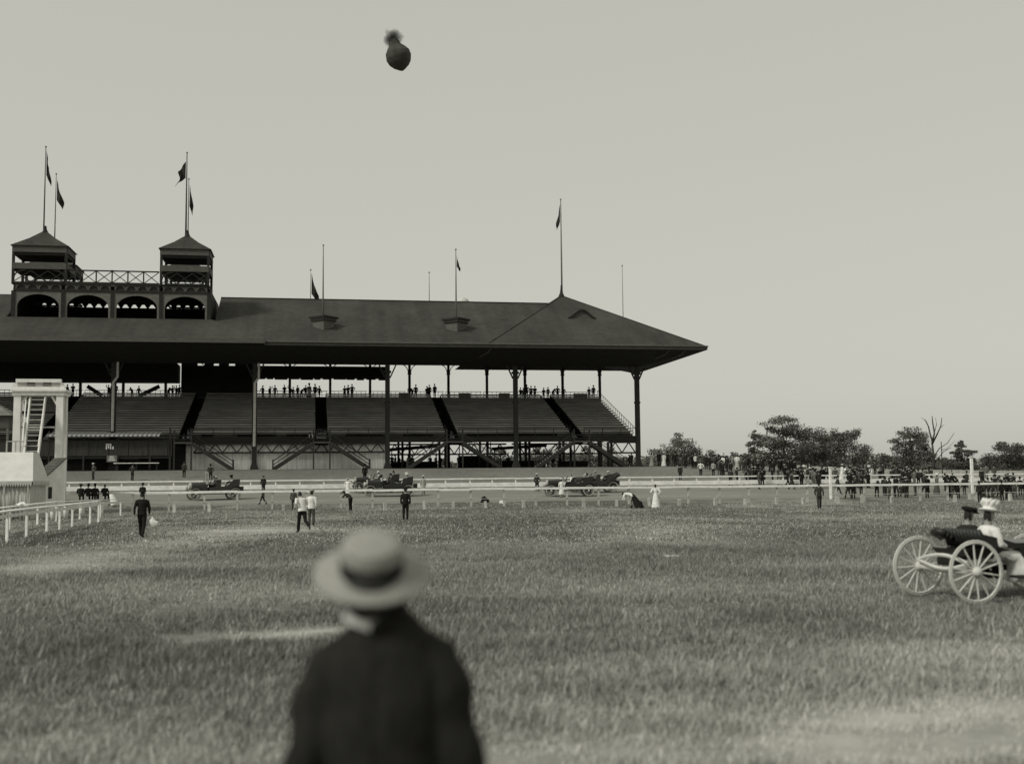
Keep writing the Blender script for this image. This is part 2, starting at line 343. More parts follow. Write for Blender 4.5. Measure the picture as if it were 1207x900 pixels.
# eyebrow dormer on the pavilion
def hipz(w): return EAVE + .02 + (w-w0_)/(PK[1]-w0_)*(PK[2]-EAVE)
du, dw = onv(687, 379, V0 + 1.0)[0], 1.4
db = SB(); N_ = 14; fr = []; bk = []
for i in range(N_+1):
    t = i/N_*2-1; hgt = 1.05*math.cos(t*math.pi/2)**1.6
    fr.append((du+t*1.75, dw, hipz(dw)+hgt+.03)); wq = dw + 2.6*hgt; bk.append((du+t*1.5, wq, max(hipz(wq)+.02, hipz(dw)+hgt*.9)))
db.add(fr+bk, [(i,i+1,N_+2+i,N_+1+i) for i in range(N_)]); db.build('eyebrow_dormer', m_shingle)
eb = SB()
for i in range(N_): eb.beam(fr[i], fr[i+1], .25, .2)
eb.build('dormer_trim', m_timber)
gl = SB(); gl.add([(x, dw+.08, z-.1) for x, y, z in fr]+[(x, dw+.08, hipz(dw)-.1) for x, y, z in fr], [(i,i+1,N_+2+i,N_+1+i) for i in range(N_)]); gl.build('dormer_louvre', m_band)
# fascia, gutter, soffit
SB().box(-5.2, c1, WE-.2, WE-.05, EAVE-.42, EAVE+.06).build('fascia', m_band)
SB().box(c1+.03, c1+.17, WE-.2, w1_, EAVE-.42, EAVE+.06).build('fascia', m_band)
SB().tube([(-5.2,WE-.32,EAVE-.05),(c1+.2,WE-.32,EAVE-.02)], [.1,.1], 8).build('gutter', m_band)
ZI = 16.2
so = SB()
zq = EAVE-.35
so.add([(UL,WE,zq),(c1,WE,zq),(40.5,-.3,ZI),(UL,-.3,ZI),(c1,w1_,zq),(40.5,20.2,18.25)], [(0,3,2,1),(1,2,5,4)])
so.add([(UL,WE,zq+.06),(c1,WE,zq+.06),(40.5,-.3,ZI+.06),(UL,-.3,ZI+.06),(c1,w1_,zq+.06),(40.5,20.2,18.31)], [(0,1,2,3),(1,4,5,2)])
so.build('soffit', m_timber)
SB().box(UL, 40.45, -.28, .28, ZI-.02, ZI+.75).build('front_beam', m_timber)
SB().hexa([(40.2,.3,ZI),(40.6,.3,ZI),(40.6,20.2,18.25),(40.2,20.2,18.25),(40.2,.3,ZI+1),(40.6,.3,ZI+1),(40.6,20.2,19.2),(40.2,20.2,19.2)]).build('side_beam', m_timber)
SB().box(UL, 40.6, 19.85, 20.15, 18.6, 19.2).build('rear_beam', m_timber)
for k in range(26):                            # roof trusses under the slope
    u = 39.5 - k*3.9
    if u < UL: break
    SB().beam((u,0,ZI+1.1),(u,20,18.9),.16,.22).beam((u,0,ZI+.6),(u,WR,23.2),.14,.18).beam((u,20,18.7),(u,WR,23.2),.14,.18).build('truss', m_timber)
# drain elbows under the eave
for px_, py_ in ((574,409),(782,410),(801,414)):
    u, z = onv(px_, py_, V0-4.5); SB().tube([(u+.3,-6.6,17.9),(u,-5.2,17.2),(u-.7,-3.6,16.9)],[.06]*3,6).build('drain_pipe', m_trim)
# central roof
CU0, CU1 = -41.5, -5.25
cb = SB(); zc = EAVE+.1
cb.add([(CU0,-7.3,zc),(CU1,-7.3,zc),(-11.5,-.2,21.35),(-34.3,-.2,21.35),(CU1,12,zc),(-11.5,12,21.35),(CU0,12,zc),(-34.3,12,21.35)], [(0,1,2,3),(1,4,5,2),(6,0,3,7)])
cb.build('central_roof', m_shingle2)
SB().box(CU0, CU1, -7.5, -7.32, zc-.4, zc+.06).build('fascia', m_band)
SB().box(CU1+.01, CU1+.16, -7.5, -6.55, zc-.4, zc+.06).build('fascia', m_band)
SB().add([(CU0,-7.3,zc-.3),(CU1,-7.3,zc-.3),(CU1,-6.3,zc-.45),(CU0,-6.3,zc-.45)], [(0,3,2,1)]).build('soffit', m_timber)
# front columns
FC = [-38.0, -22.45, -6.5, 9.1, 24.75, 40.2]
for i, u in enumerate(FC):
    c = SB()
    c.box(u-.27,u+.27,-.25,.25,ZB+.75,ZI).hexa([(u-.55,-.36,ZB-.15),(u+.55,-.36,ZB-.15),(u+.55,.36,ZB-.15),(u-.55,.36,ZB-.15),(u-.27,-.25,ZB+.8),(u+.27,-.25,ZB+.8),(u+.27,.25,ZB+.8),(u-.27,.25,ZB+.8)])
    c.box(u-.42,u+.42,-.36,.36,ZI-1.0,ZI-.75).beam((u-.3,0,ZI-1.6),(u-1.0,0,ZI-.05),.16,.16).beam((u+.3,0,ZI-1.6),(u+1.0,0,ZI-.05),.16,.16)
    c.box(u-.34,u+.34,-.3,.3,11.6,11.8)
    col = c.build('column', m_iron)
    if i in (1, 2):
        lo = 8.2 if i == 1 else 6.4
        SB().tube([(u+.45,-.3,ZI+.3),(u+.45,-.32,14.5),(u+.02,-.42,13.9),(u,-.42,lo)],[.14,.14,.17,.17],8).build('downspout', mat('white downspout', .5, .6, .2, 3), col)
# rear columns
for k in range(17):
    u = 40.55 - 5.42*k
    c = SB(); c.box(u-.17,u+.17,19.85,20.15,ZB-.1,18.35).box(u-.25,u+.25,19.8,20.2,16.9,17.1)
    for s_ in (-1, 1):
        prev = None
        for j in range(6):
            t = j/5*math.pi/2; q = (u+s_*(.17+1.0*(1-math.cos(t))), 20, 17.1+1.2*math.sin(t))
            if prev: c.beam(prev, q, .1, .1)
            prev = q
    c.build('rear_column', m_iron)
for w in (6.5, 13.2):
    for k in range(17):
        u = 38.5 - 5.42*k
        if u < -42: break
        zt = 7.4 + w/19.8*6.3
        SB().box(u-.14,u+.14,w-.14,w+.14,ZB-.1,zt-.2).build('underdeck_post', m_iron)
# tiers
AI = [-30.1, -14.4, 1.3, 16.95, 32.5]; AW = .72
edges = [UL] + [x for a in AI for x in (a-AW, a+AW)] + [40.05]
NR = 18; RUN = 1.05; RISE = .345; ZD = 7.55; WD = .75
sections = [(edges[i], edges[i+1]) for i in range(0, len(edges), 2)]
for (a, b) in sections:
    st = SB()
    for r in range(NR):
        w, z = WD + r*RUN, ZD + r*RISE; st.box(a, b, w, w+RUN+.1, z-.12, z).box(a, b, w-.05, w, z-RISE-.06, z-.002); k = 0
        while a+.3+k*2.4 < b-.1: st.box(a+.3+k*2.4, a+.36+k*2.4, w+.36, w+.72, z, z+.395); k += 1
    sec = st.build('seat_tier', m_deck)
    pm = MB(); L = b-a; pm.box(0, L, 0, .34, .4, .455).box(0.02, L-.02, .36, .40, .60, .75)
    pme = pm.mesh('bench', m_bench)
    for r in range(NR):
        bo = put('bench', pme, sec, (a+random.uniform(-.03,.03), WD + r*RUN + .3, ZD - ZB + r*RISE + random.uniform(-.012,.012)))
    if b < 40:
        pass
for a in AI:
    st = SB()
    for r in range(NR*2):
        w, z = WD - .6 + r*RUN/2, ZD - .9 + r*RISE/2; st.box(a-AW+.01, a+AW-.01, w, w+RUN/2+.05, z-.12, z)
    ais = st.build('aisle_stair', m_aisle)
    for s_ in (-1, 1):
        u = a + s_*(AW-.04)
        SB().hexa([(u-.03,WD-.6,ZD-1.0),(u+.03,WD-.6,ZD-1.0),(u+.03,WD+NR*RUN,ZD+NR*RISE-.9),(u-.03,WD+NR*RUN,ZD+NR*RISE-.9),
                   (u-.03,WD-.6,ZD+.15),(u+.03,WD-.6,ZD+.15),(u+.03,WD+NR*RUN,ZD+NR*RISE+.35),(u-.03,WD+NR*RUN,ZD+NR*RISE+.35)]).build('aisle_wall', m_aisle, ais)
# handrail stepping down the open end of the tiers
hr = SB(); prev = None
for r in range(0, NR+1, 1):
    w, z = WD + r*RUN, ZD + r*RISE; hr.box(40.08,40.13,w,w+.05,z,z+1.0)
    q = (40.105, w, z+1.0)
    if prev: hr.beam(prev, q, .05, .05)
    prev = q
hr.build('end_handrail', m_iron)
# front parapet, fascia and rail of the tiers
for a, b in ((-13.6, .5), (2.1, 16.2), (17.7, 31.7), (33.3, 40.0)):
    SB().box(a, b, -.12, .1, 6.85, 7.55).build('deck_fascia', m_timber)
    rl = SB()
    rl.box(a, b, .0, .06, 8.45, 8.52); k = a
    while k < b: rl.box(k, k+.07, 0, .07, 7.55, 8.5); k += 2.35
    rl.build('deck_railing', m_iron)
for (a, b) in ((-12.6,-11.2),(-8.5,-4.0),(-2.8,-.3),(4.2,8.6),(11,14.6),(18.6,30)):    # box front boards behind the rail
    SB().box(a, b, .14, .2, 7.56, 7.9).build('box_board', m_aisle)
SB().box(-62, 40.0, .12, .7, 6.9, 7.4).build('deck_edge_beam', m_timber)
# trusses below the deck
def truss(a, b, n, w, z0, z1):
    t = SB(); t.beam((a,w,z0),(b,w,z0),.16,.2).beam((a,w,z1),(b,w,z1),.16,.2)
    for i in range(n):
        x0 = lerp(a,b,i/n); x1 = lerp(a,b,(i+.5)/n); x2 = lerp(a,b,(i+1)/n)
        t.beam((x0,w,z0),(x1,w,z1),.1,.13).beam((x1,w,z1),(x2,w,z0),.1,.13)
    t.build('deck_truss', m_iron)
truss(-13.4,-6.85,4,.0,5.7,6.75); truss(-6.15,8.75,9,.0,5.7,6.75); truss(36.4,39.85,2,.0,5.45,6.75)
truss(9.5,24.4,9,5,5.5,6.75); truss(25.1,36.4,7,5,5.5,6.75)
SB().box(36.2,36.5,-.1,.1,ZB,6.8).build('post', m_iron)
# boarded ground-floor wall
a = -14.3
k = 0
while a < 8.9:
    b = min(a+1.06, 8.9)
    SB().box(a, b-.02, .42+.012*(k % 3), .54, ZB-.2, 6.85).build('wall_panel', m_wall); a += 1.06; k += 1
SB().box(-16.4, 8.95, .56, .7, ZB-.2, 6.88).build('wall_backing', m_timber)
# stairs up to the tiers
def stairs(u, left=True, right=True):
    ld = SB().box(u-1.0,u+1.0,-2.3,-.14,6.72,6.86).build('landing', m_band)
    for x in (u-.95, u+.95):
        SB().box(x-.08,x+.08,-2.28,-2.12,ZB-.2,8.3).build('landing_post', m_iron, ld)
    SB().box(u-.9,u+.9,-2.27,-2.2,7.55,7.62).build('landing_rail', m_iron, ld)
    for s_, on in ((-1, left), (1, right)):
        if not on: continue
        x0, z0 = u + s_*1.0, 6.85; x1, z1 = u + s_*5.6, ZB+.0
        f = SB()
        for y in (-2.25, -.85): f.beam((x0,y,z0-.18),(x1,y,z1-.05),.1,.42)
        fl = f.build('stair_flight', m_iron)
        t = SB()
        for i in range(15):
            q = (i+.5)/15; t.box(min(lerp(x0,x1,q)-.17,lerp(x0,x1,q)+.17), lerp(x0,x1,q)+.17, -2.18,-.92, lerp(z0,z1,q)-.03, lerp(z0,z1,q)+.03)
        t.build('treads', m_bench, fl)
        for y in (-2.25, -.85):
            r_ = SB().beam((x0,y,z0+.95),(x1,y,z1+.95),.06,.07).beam((x0,y,z0+.5),(x1,y,z1+.5),.04,.05).box(x1-.06,x1+.06,y-.06,y+.06,z1-.1,z1+1.15)
            r_.build('handrail', m_iron, fl)
stairs(-14.4, False, True); stairs(1.3); stairs(16.95); stairs(32.5)
# rear gallery rail, panels, and the low gallery roof at the left
gz = ZD + NR*RISE
SB().box(UL, 40.5, 19.3, 23.5, gz-.25, gz-.05).build('gallery_floor', m_deck)
for k in range(19):
    a = 40.3 - 5.42*k; 
    if a-5.42 < UL: break
    r_ = SB(); r_.box(a-5.2,a,23.2,23.26,gz+1.0,gz+1.08).box(a-5.2,a,23.2,23.26,gz+.5,gz+.55)
    for j in range(9): r_.box(a-5.2+j*.62,a-5.2+j*.62+.05,23.2,23.25,gz-.06,gz+1.02)
    r_.build('gallery_railing', m_iron)
for (p0, p1) in ((541,555),(588,601),(676,692),(470,482)):
    a, b = onv(p0,463,V0+23)[0], onv(p1,463,V0+23)[0]; SB().box(a,b,23.05,23.12,gz+.1,gz+.85).build('gallery_panel', m_band)
uL, uR = onv(303,440,V0+20)[0], onv(455,440,V0+20)[0]
SB().box(uL, uR, 17.5, 20.6, 16.3, 17.72).build('gallery_canopy', m_timber)
sc_ = SB(); x = uL
while x < uR-1: L = random.uniform(.8,1.7); sc_.box(x, x+L, 17.6, 17.66, 15.95-random.uniform(0,.12), 16.28); x += L+random.uniform(.05,.4)
sc_.build('canopy_scallops', m_timber)
SB().box(UL, onv(212,440,V0+20)[0], 16.0, 20.7, 15.55, 17.88).build('gallery_canopy', m_timber)
uQ = onv(214,440,V0+20)[0]
SB().box(uQ, uL-.05, 19.6, 19.8, 13.2, 17.9).build('gallery_screen', m_timber)
ge = [uQ-8] + [onv(x_,432,V0+19.7)[0] for x_ in (233,241,252,258,270,277)] + [uL-.05]
for k in range(0, 8, 2): SB().box(ge[k] if k else uQ, ge[k+1], 19.6, 19.8, 17.9, 19.0).build('gallery_screen', m_timber)
SB().box(UL, uL, 20.4, 20.6, 18.35, 19.2).build('gallery_lintel', m_timber)
for (p0,p1) in ((234,242),(252,259),(270,277)): pass
for (p0, p1, y0, y1) in ((103,120,455,466),(165,188,466,455)):
    a, z0 = onv(p0,y0,V0+19.5); b, z1 = onv(p1,y1,V0+19.5); SB().beam((a,19.5,z0),(b,19.5,z1),.3,.5).build('brace', m_timber)
# box balcony with striped awning at the left of the tiers
bu0, bu1 = -46.0, -15.6
SB().box(bu0, bu1, -2.2, .05, 5.05, 5.35).build('balcony_floor', m_timber)
k = bu0; i_ = 0
while k < bu1-.1:
    SB().box(k+.02, min(k+2.1, bu1), -2.3-.01*(i_ % 2), -2.2, 5.36, 7.0).build('balcony_panel', mat('brown balcony boards', .04, .8, .3, 2, (2,2,.4))); k += 2.14; i_ += 1
SB().box(bu0, bu1, -2.36, -2.12, 7.0, 7.12).build('balcony_rail', m_iron)
for u in (-44,-40,-36.4,-32.6,-28.9,-25.2,-21.5,-18,-15.8): SB().box(u-.09,u+.09,-2.3,-2.1,ZB-.2,7.6 if u<-16 else 8.5).build('balcony_post', m_iron)
MS = bpy.data.materials.new('striped awning canvas'); MS.use_nodes = True; nt = MS.node_tree
tc = nt.nodes.new('ShaderNodeTexCoord'); wv = nt.nodes.new('ShaderNodeTexWave'); wv.bands_direction = 'X'; wv.inputs['Scale'].default_value = .62
rp = nt.nodes.new('ShaderNodeValToRGB'); rp.color_ramp.elements[0].position = .35; rp.color_ramp.elements[1].position = .55
rp.color_ramp.elements[0].color = (.16,.16,.16,1); rp.color_ramp.elements[1].color = (.42,.42,.42,1)
nt.links.new(tc.outputs['Object'], wv.inputs['Vector']); nt.links.new(wv.outputs[0], rp.inputs[0]); nt.links.new(rp.outputs[0], nt.nodes['Principled BSDF'].inputs['Base Color'])
nt.nodes['Principled BSDF'].inputs['Roughness'].default_value = .9
aw0, aw1 = onv(55,512,V0-3)[0], onv(188,512,V0-3)[0]
SB().hexa([(aw0,-3.0,7.7),(aw1,-3.0,7.7),(aw1,-.6,8.0),(aw0,-.6,8.0),(aw0,-3.0,7.74),(aw1,-3.0,7.74),(aw1,-.6,8.05),(aw0,-.6,8.05)]).box(aw0,aw1,-3.04,-3.0,7.5,7.75).build('awning', MS)
SB().box(bu0,bu1,1.5,1.7,ZB,7.2).build('rear_partition', m_timber)
sg = SB().box(onv(126,536,V0-2.5)[0],onv(138,536,V0-2.5)[0],-2.6,-2.5,5.0-.35,5.75-.35).build('sign_board', mat('grey sign board', .14, .8, .3, 4))
for j in range(3): SB().box(onv(128,536,V0-2.6)[0]+.05*j,onv(136,536,V0-2.6)[0]-.1*j,-2.63,-2.605,4.82+.2*j,4.9+.2*j).build('sign_lettering', m_pale, sg)
u0_ = onv(124.5,524,V0-2.5)[0]
for dx, a_, b_ in ((0,0,.5),(.22,.1,.5),(.45,.0,.5),(.7,0,.32)): SB().box(u0_+dx,u0_+dx+.14,-2.345,-2.32,6.1+a_,6.1+b_).build('chalked_numeral', m_pale)
SB().box(u0_,u0_+.6,-2.345,-2.32,6.62,6.72).build('chalked_numeral', m_pale)
pw_ = onv(154,535,V0-1)[0]; SB().box(pw_-.9,pw_+.9,-.9,-.8,4.9,5.04+.9).build('window_panel', m_band)
# belvedere: arcade, frieze, lattice, four turrets
BU0, BU1 = -33.7, -11.9; BAY = (BU1-BU0)/4; BZ = 21.2; AZT = 24.5
def arch_panel(u0, u1, w, z0, zs, zt, ztop, pier, th=.3, n=14):
    s = SB(); c = (u0+u1)/2; r = (u1-u0)/2-pier; A = []
    for i in range(n+1):
        t = math.pi - math.pi*i/n; A.append((c+r*math.cos(t), zs+(zt-zs)*math.sin(t)))
    top = [(lerp(u0,u1,i/n), ztop) for i in range(n+1)]
    for dy, fl in ((0, 1), (th, -1)):
        vs_ = [(x,w+dy,z) for x,z in A]+[(x,w+dy,z) for x,z in top]+[(u0,w+dy,z0),(u0+pier,w+dy,z0),(u1-pier,w+dy,z0),(u1,w+dy,z0)]
        fs = [(i,i+1,n+2+i,n+1+i)[::fl] for i in range(n)]; b_ = 2*(n+1)
        fs += [(b_,b_+1,0,n+1)[::fl], (b_+2,b_+3,2*n+1,n)[::fl]]; s.add(vs_, fs)
    path = [(u0+pier,z0)]+A+[(u1-pier,z0)]
    for (x0,z0_),(x1,z1_) in zip(path, path[1:]): s.add([(x0,w,z0_),(x1,w,z1_),(x1,w+th,z1_),(x0,w+th,z0_)], [(3,2,1,0)])
    return s
DW = 13.0
for k in range(4):
    a, b = BU0+k*BAY, BU0+(k+1)*BAY
    arch_panel(a+.18,b-.18,.0,BZ,22.6,24.05,AZT-.1,.25).build('arch_panel', m_trim)
    # rear of the arcade: breast-high board wall, so sky shows only above it
    rw = SB(); zb0 = 24.12
    rw.box(a,b,DW,DW+.2,BZ,zb0+.42); rw.build('arcade_rear_wall', m_timber)
    rs = SB(); rs.box(a,b,DW-.02,DW+.2,zb0+.86,25.3)
    rs.build('arcade_rear_lintel', m_timber)
    mm = 5
    for j in range(mm):
        x = lerp(a,b,j/mm); SB().hexa([(x-.1,DW+.02,zb0+.4),(x+.1,DW+.02,zb0+.4),(x+.1,DW+.15,zb0+.4),(x-.1,DW+.15,zb0+.4),(x-.42,DW+.02,zb0+.88),(x+.42,DW+.02,zb0+.88),(x+.42,DW+.15,zb0+.88),(x-.42,DW+.15,zb0+.88)]).build('rear_pier', m_timber)
    fb = SB(); q = (b-a-.4)/4
    fb.box(a,b,-.12,.32,AZT-.08,AZT+.12).box(a,b,-.14,.34,25.25,25.45)
    fb.build('cornice', m_timber)
    for j in range(4):
        arch_panel(a+.2+j*q+.02,a+.2+(j+1)*q-.02,-.02,AZT+.12,AZT+.2,AZT+.62,25.25,.12,.1,8).build('frieze_arch', m_band)
    SB().box(a+.2,b-.2,.12,.2,AZT+.12,25.25).build('frieze_back', m_iron)
for k in range(5):
    u = BU0+k*BAY; SB().box(u-.2,u+.2,-.1,.36,BZ-.3,AZT-.09).build('pier', m_timber)
SB().box(BU0,BU1,.36,DW-.03,25.05,25.24).build('terrace_floor', m_deck)
SB().box(BU0-.1,BU0+.1,.38,DW,BZ,25.04).build('arcade_side_wall', m_timber); SB().box(BU1-.1,BU1+.1,.38,DW,BZ,25.04).build('arcade_side_wall', m_timber)
for w in (.05, DW-.1):
    r_ = SB(); a, b = -28.2, -17.6
    r_.box(a,b,w,w+.1,26.85,27.0); n_ = 6; r_.box(a,b,w,w+.1,25.46,25.58)
    r_.build('terrace_rail', m_timber)
    for j in range(n_):
        x0, x1 = lerp(a,b,j/n_), lerp(a,b,(j+1)/n_)
        SB().beam((x0,w+.05,25.5),(x1,w+.05,26.9),.05,.09).beam((x0,w+.03,26.9),(x1,w+.03,25.5),.05,.09).build('lattice', m_timber)
        SB().box(x0-.07,x0+.07,w-.02,w+.12,25.5,26.85 if j % 3 else 27.05).build('lattice_post', m_timber)
def turret(u0, u1, w0, w1, zf, ze, zp, name='turret'):
    s = SB()
    cu_, cw = (u0+u1)/2, (w0+w1)/2; o = .22
    rf = SB().add([(u0-o,w0-o,ze),(u1+o,w0-o,ze),(u1+o,w1+o,ze),(u0-o,w1+o,ze),(lerp(u0,cu_,.5),lerp(w0,cw,.5),lerp(ze,zp,.48)),(lerp(u1,cu_,.5),lerp(w0,cw,.5),lerp(ze,zp,.48)),(lerp(u1,cu_,.5),lerp(w1,cw,.5),lerp(ze,zp,.48)),(lerp(u0,cu_,.5),lerp(w1,cw,.5),lerp(ze,zp,.48)),(cu_,cw,zp)],
        [(0,1,5,4),(1,2,6,5),(2,3,7,6),(3,0,4,7),(4,5,8),(5,6,8),(6,7,8),(7,4,8),(3,2,1,0)]).build('turret_roof', m_shingle)
    SB().lathe([(.42,zp-.35),(.2,zp+.05),(.14,zp+.5)],8,Matrix.Translation((cu_,cw,0))).build('finial', m_timber, rf)
    bd = SB()
    for (z0,z1,ma,nm) in ((ze-.75,ze-.02,m_band,'turret_frieze'),(ze-2.7,ze-2.0,m_band,'turret_parapet'),(ze-4.45,ze-4.25,m_timber,'turret_sill')):
        SB().box(u0+.05,u1-.05,w0-.04,w0+.1,z0,z1).box(u0+.05,u1-.05,w1-.1,w1+.04,z0,z1).box(u0-.04,u0+.1,w0+.05,w1-.05,z0+.002,z1-.002).box(u1-.1,u1+.04,w0+.05,w1-.05,z0+.002,z1-.002).build(nm, ma)
    for x in (u0+.12,u1-.12):
        for w in (w0+.12,w1-.12): SB().box(x-.14,x+.14,w-.14,w+.14,zf,ze-.02).build('turret_post', m_timber)
    SB().box(u0+.1,u1-.1,w0+.12,w1-.12,ze-1.05,ze-.8).build('turret_ceiling', m_timber)
    SB().box(u0+.1,u1-.1,w0+.12,w1-.12,ze-2.75,ze-2.6).build('turret_floor', m_timber)
    for x0 in (u0+.2,):
        n_ = 3
        for j in range(n_):
            a, b = lerp(u0+.2,u1-.2,j/n_), lerp(u0+.2,u1-.2,(j+1)/n_)
            for w in (w0+.02, w1-.02): SB().beam((a,w,ze-4.2),(b,w,ze-2.9),.05,.09).beam((a,w+.01,ze-2.9),(b,w+.01,ze-4.2),.05,.09).build('turret_lattice', m_timber)
    # curved braces under the parapet
    for x, s_ in ((u0+.2,1),(u1-.2,-1)):
        q = SB(); prev = None
        for j in range(6):
            t = j/5*math.pi/2; p_ = (x+s_*1.3*(1-math.cos(t)), w0+.06, ze-3.8+1.0*math.sin(t))
            if prev: q.beam(prev,p_,.1,.14)
            prev = p_
        q.build('turret_brace', m_timber)
turret(-33.9,-27.9,-.1,4.6,25.2,29.65,32.0); turret(-17.5,-11.9,-.1,4.6,25.2,29.7,31.95)
ulr = onv(66,300,V0+11)[0]; urr = onv(221,300,V0+11)[0]
turret(ulr-2.9,ulr+2.9,8.2,13.0,25.2,29.0,30.8); turret(urr-2.3,urr+2.3,8.2,13.0,25.2,29.0,30.6)
# prow-shaped flagpole sockets on the roof
for px_ in (381.5, 538.5):
    u, z = onv(px_, 383, V0-2.2); w = -2.0; z = roof_z(w)
    s = SB()
    kb = [(u-.95,w+.6),(u,w-.3),(u+.95,w+.6),(u,w+1.6)]; kt = [(u-1.5,w+.6),(u,w-.95),(u+1.5,w+.6),(u,w+2.0)]
    s.hexa([(x,y,z-.35) for x,y in kb]+[(x,y,z+1.25) for x,y in kt]); so_ = s.build('flagpole_socket', m_trim)
    kc = [(u-1.75,w+.6),(u,w-1.2),(u+1.75,w+.6),(u,w+2.2)]
    SB().hexa([(x,y,z+1.26) for x,y in kc]+[(x,y,z+1.5) for x,y in kc]).build('socket_cap', m_timber, so_)
    kc = [(u-1.6,w+.6),(u,w-1.05),(u+1.6,w+.6),(u,w+2.1)]
    SB().hexa([(x,y,z+.95) for x,y in kc]+[(x,y,z+1.04) for x,y in kc]).build('socket_moulding', m_timber, so_)
SB().box(UL,40.4,-.4,23,ZB-.25,ZB+.02).build('ground_slab', m_deck)
# refreshment counters in the shade under the tiers (things)
for (px_, v_, wd, hh, roofed, lab) in ((488,150,6.0,1.3,True,'dark roofed refreshment counter under the tiers, left of the middle stair'),
        (612,152,7.0,1.4,True,'dark roofed refreshment counter under the tiers between the two open stairs'),
        (675,149,4.0,1.2,False,'low dark counter under the tiers behind the right stair'),
        (560,155,4.5,2.4,True,'tall dark booth under the tiers beside the middle stair')):
    u = onv(px_,545,v_)[0]; r = thing('refreshment_counter', lab, 'counter', P(u,v_,ZB), AZ)
    MB().box(-wd/2,wd/2,-.4,.4,.02,hh*.75).build('front', m_timber, r)
    MB().box(-wd/2-.1,wd/2+.1,-.5,.5,hh*.75+.003,hh*.75+.07).build('counter_top', m_deck, r)
    if roofed:
        for x in (-wd/2+.1, wd/2-.1): MB().box(x-.06,x+.06,-.06,.06,hh*.75+.07,hh+1.3).build('post', m_iron, r)
        MB().beam((-wd/2-.2,0,hh+1.3),(wd/2+.2,0,hh+1.75),1.2,.4).build('canopy', m_timber, r)
b_ = thing('long_table', 'long white-topped table in the shade below the left balcony', 'table', P(onv(161,549,V0-3)[0],V0-3,T(onv(161,549,V0-3)[0],V0-3)), AZ)
MB().box(-2.45,2.45,-.35,.35,.82,.9).build('table_top', m_pale, b_)
for x in (-2.2,0,2.2):
    for y in (-.28,.28): MB().box(x-.05,x+.05,y-.05,y+.05,0,.82).build('leg', m_timber, b_)

# ------------------------------------------------------------------ flagpoles
def flag_mesh(w, h, seed, dirx):
    r = random.Random(seed); s = MB(); nx, ny = 8, 12
    for j in range(ny+1):
        for i in range(nx+1):
            a, b = i/nx, j/ny
            x = dirx*w*(a*(.35+.25*b) + .12*a*math.sin(b*5+seed)); z = -h*(b*.8 + a*.55*(1-.3*b)); y = .22*math.sin(a*9+b*3+seed)*(.3+a)
            s.v.append((x+dirx*.12, y, z))
    for j in range(ny):
        for i in range(nx): s.f.append((j*(nx+1)+i, j*(nx+1)+i+1, (j+1)*(nx+1)+i+1, (j+1)*(nx+1)+i))
    return s
def flagpole(label, px, ytop, ybot, v, flag=None, r=.09, dark=True, fs=(1.1,2.1)):
    u, zb = onv(px, ybot, v); zt = onv(px, ytop, v)[1]
    o = thing('flagpole', label, 'flagpole', P(u, v, zb), AZ, 'flagpoles on the grandstand roof')
    h = zt-zb; MB().tube([(0,0,-.6),(0,0,h*.5),(0,0,h)],[r,r*.8,r*.5],8).build('pole', m_poledark if dark else m_pole, o, True)
    MB().lathe([(.02,h),(.11,h+.06),(.11,h+.16),(.02,h+.22)],8).build('finial', m_pole, o, True)
    if flag is not None:
        d, y0 = flag; zf = onv(px, y0, v)[1]-zb
        f = flag_mesh(fs[0], fs[1], hash((px, 3)) % 7, d).build('flag', m_flag, o, True); f.location = (0, 0, zf)
        md = f.modifiers.new('thick', 'SOLIDIFY'); md.thickness = .02
flagpole('tall flagpole with limp flag on the left front turret', 51.5, 174, 274, V0+2.25, (1,178), fs=(.9,3.6))
flagpole('shorter flagpole with drooping flag on the left rear turret', 64.5, 206, 279, V0+10.6, (1,212), .07, fs=(1.5,3.2))
flagpole('tall flagpole with flag blowing left on the right front turret', 219, 181, 279, V0+2.25, (-1,190), .11, fs=(1.9,2.6))
flagpole('flagpole with narrow torn flag behind the right turret', 221.5, 212, 285, V0+10.6, (1,218), .07, fs=(.9,3.4))
flagpole('short flagpole with flag behind the roof ridge', 366, 319, 356, V0+14, (1,322), .05, False, fs=(1.6,3.4))
flagpole('flagless pole in the left prow-shaped roof socket', 380.7, 290, 375, V0-1.2, None, .10, False)
flagpole('thin flagless pole behind the middle of the roof ridge', 506, 322, 358, V0+15, None, .05)
flagpole('flagpole with small flag in the right prow-shaped roof socket', 537.7, 295, 376, V0-1.2, (1,302), .10, False, fs=(.7,1.6))
flagpole('tallest flagpole on the peak of the hipped end roof', 662.3, 236, 344, V0+9, (-1,241), .12, False, fs=(.9,3.0))
flagpole('thin flagless pole behind the right slope of the end roof', 734.5, 314, 375, V0+18, None, .05)

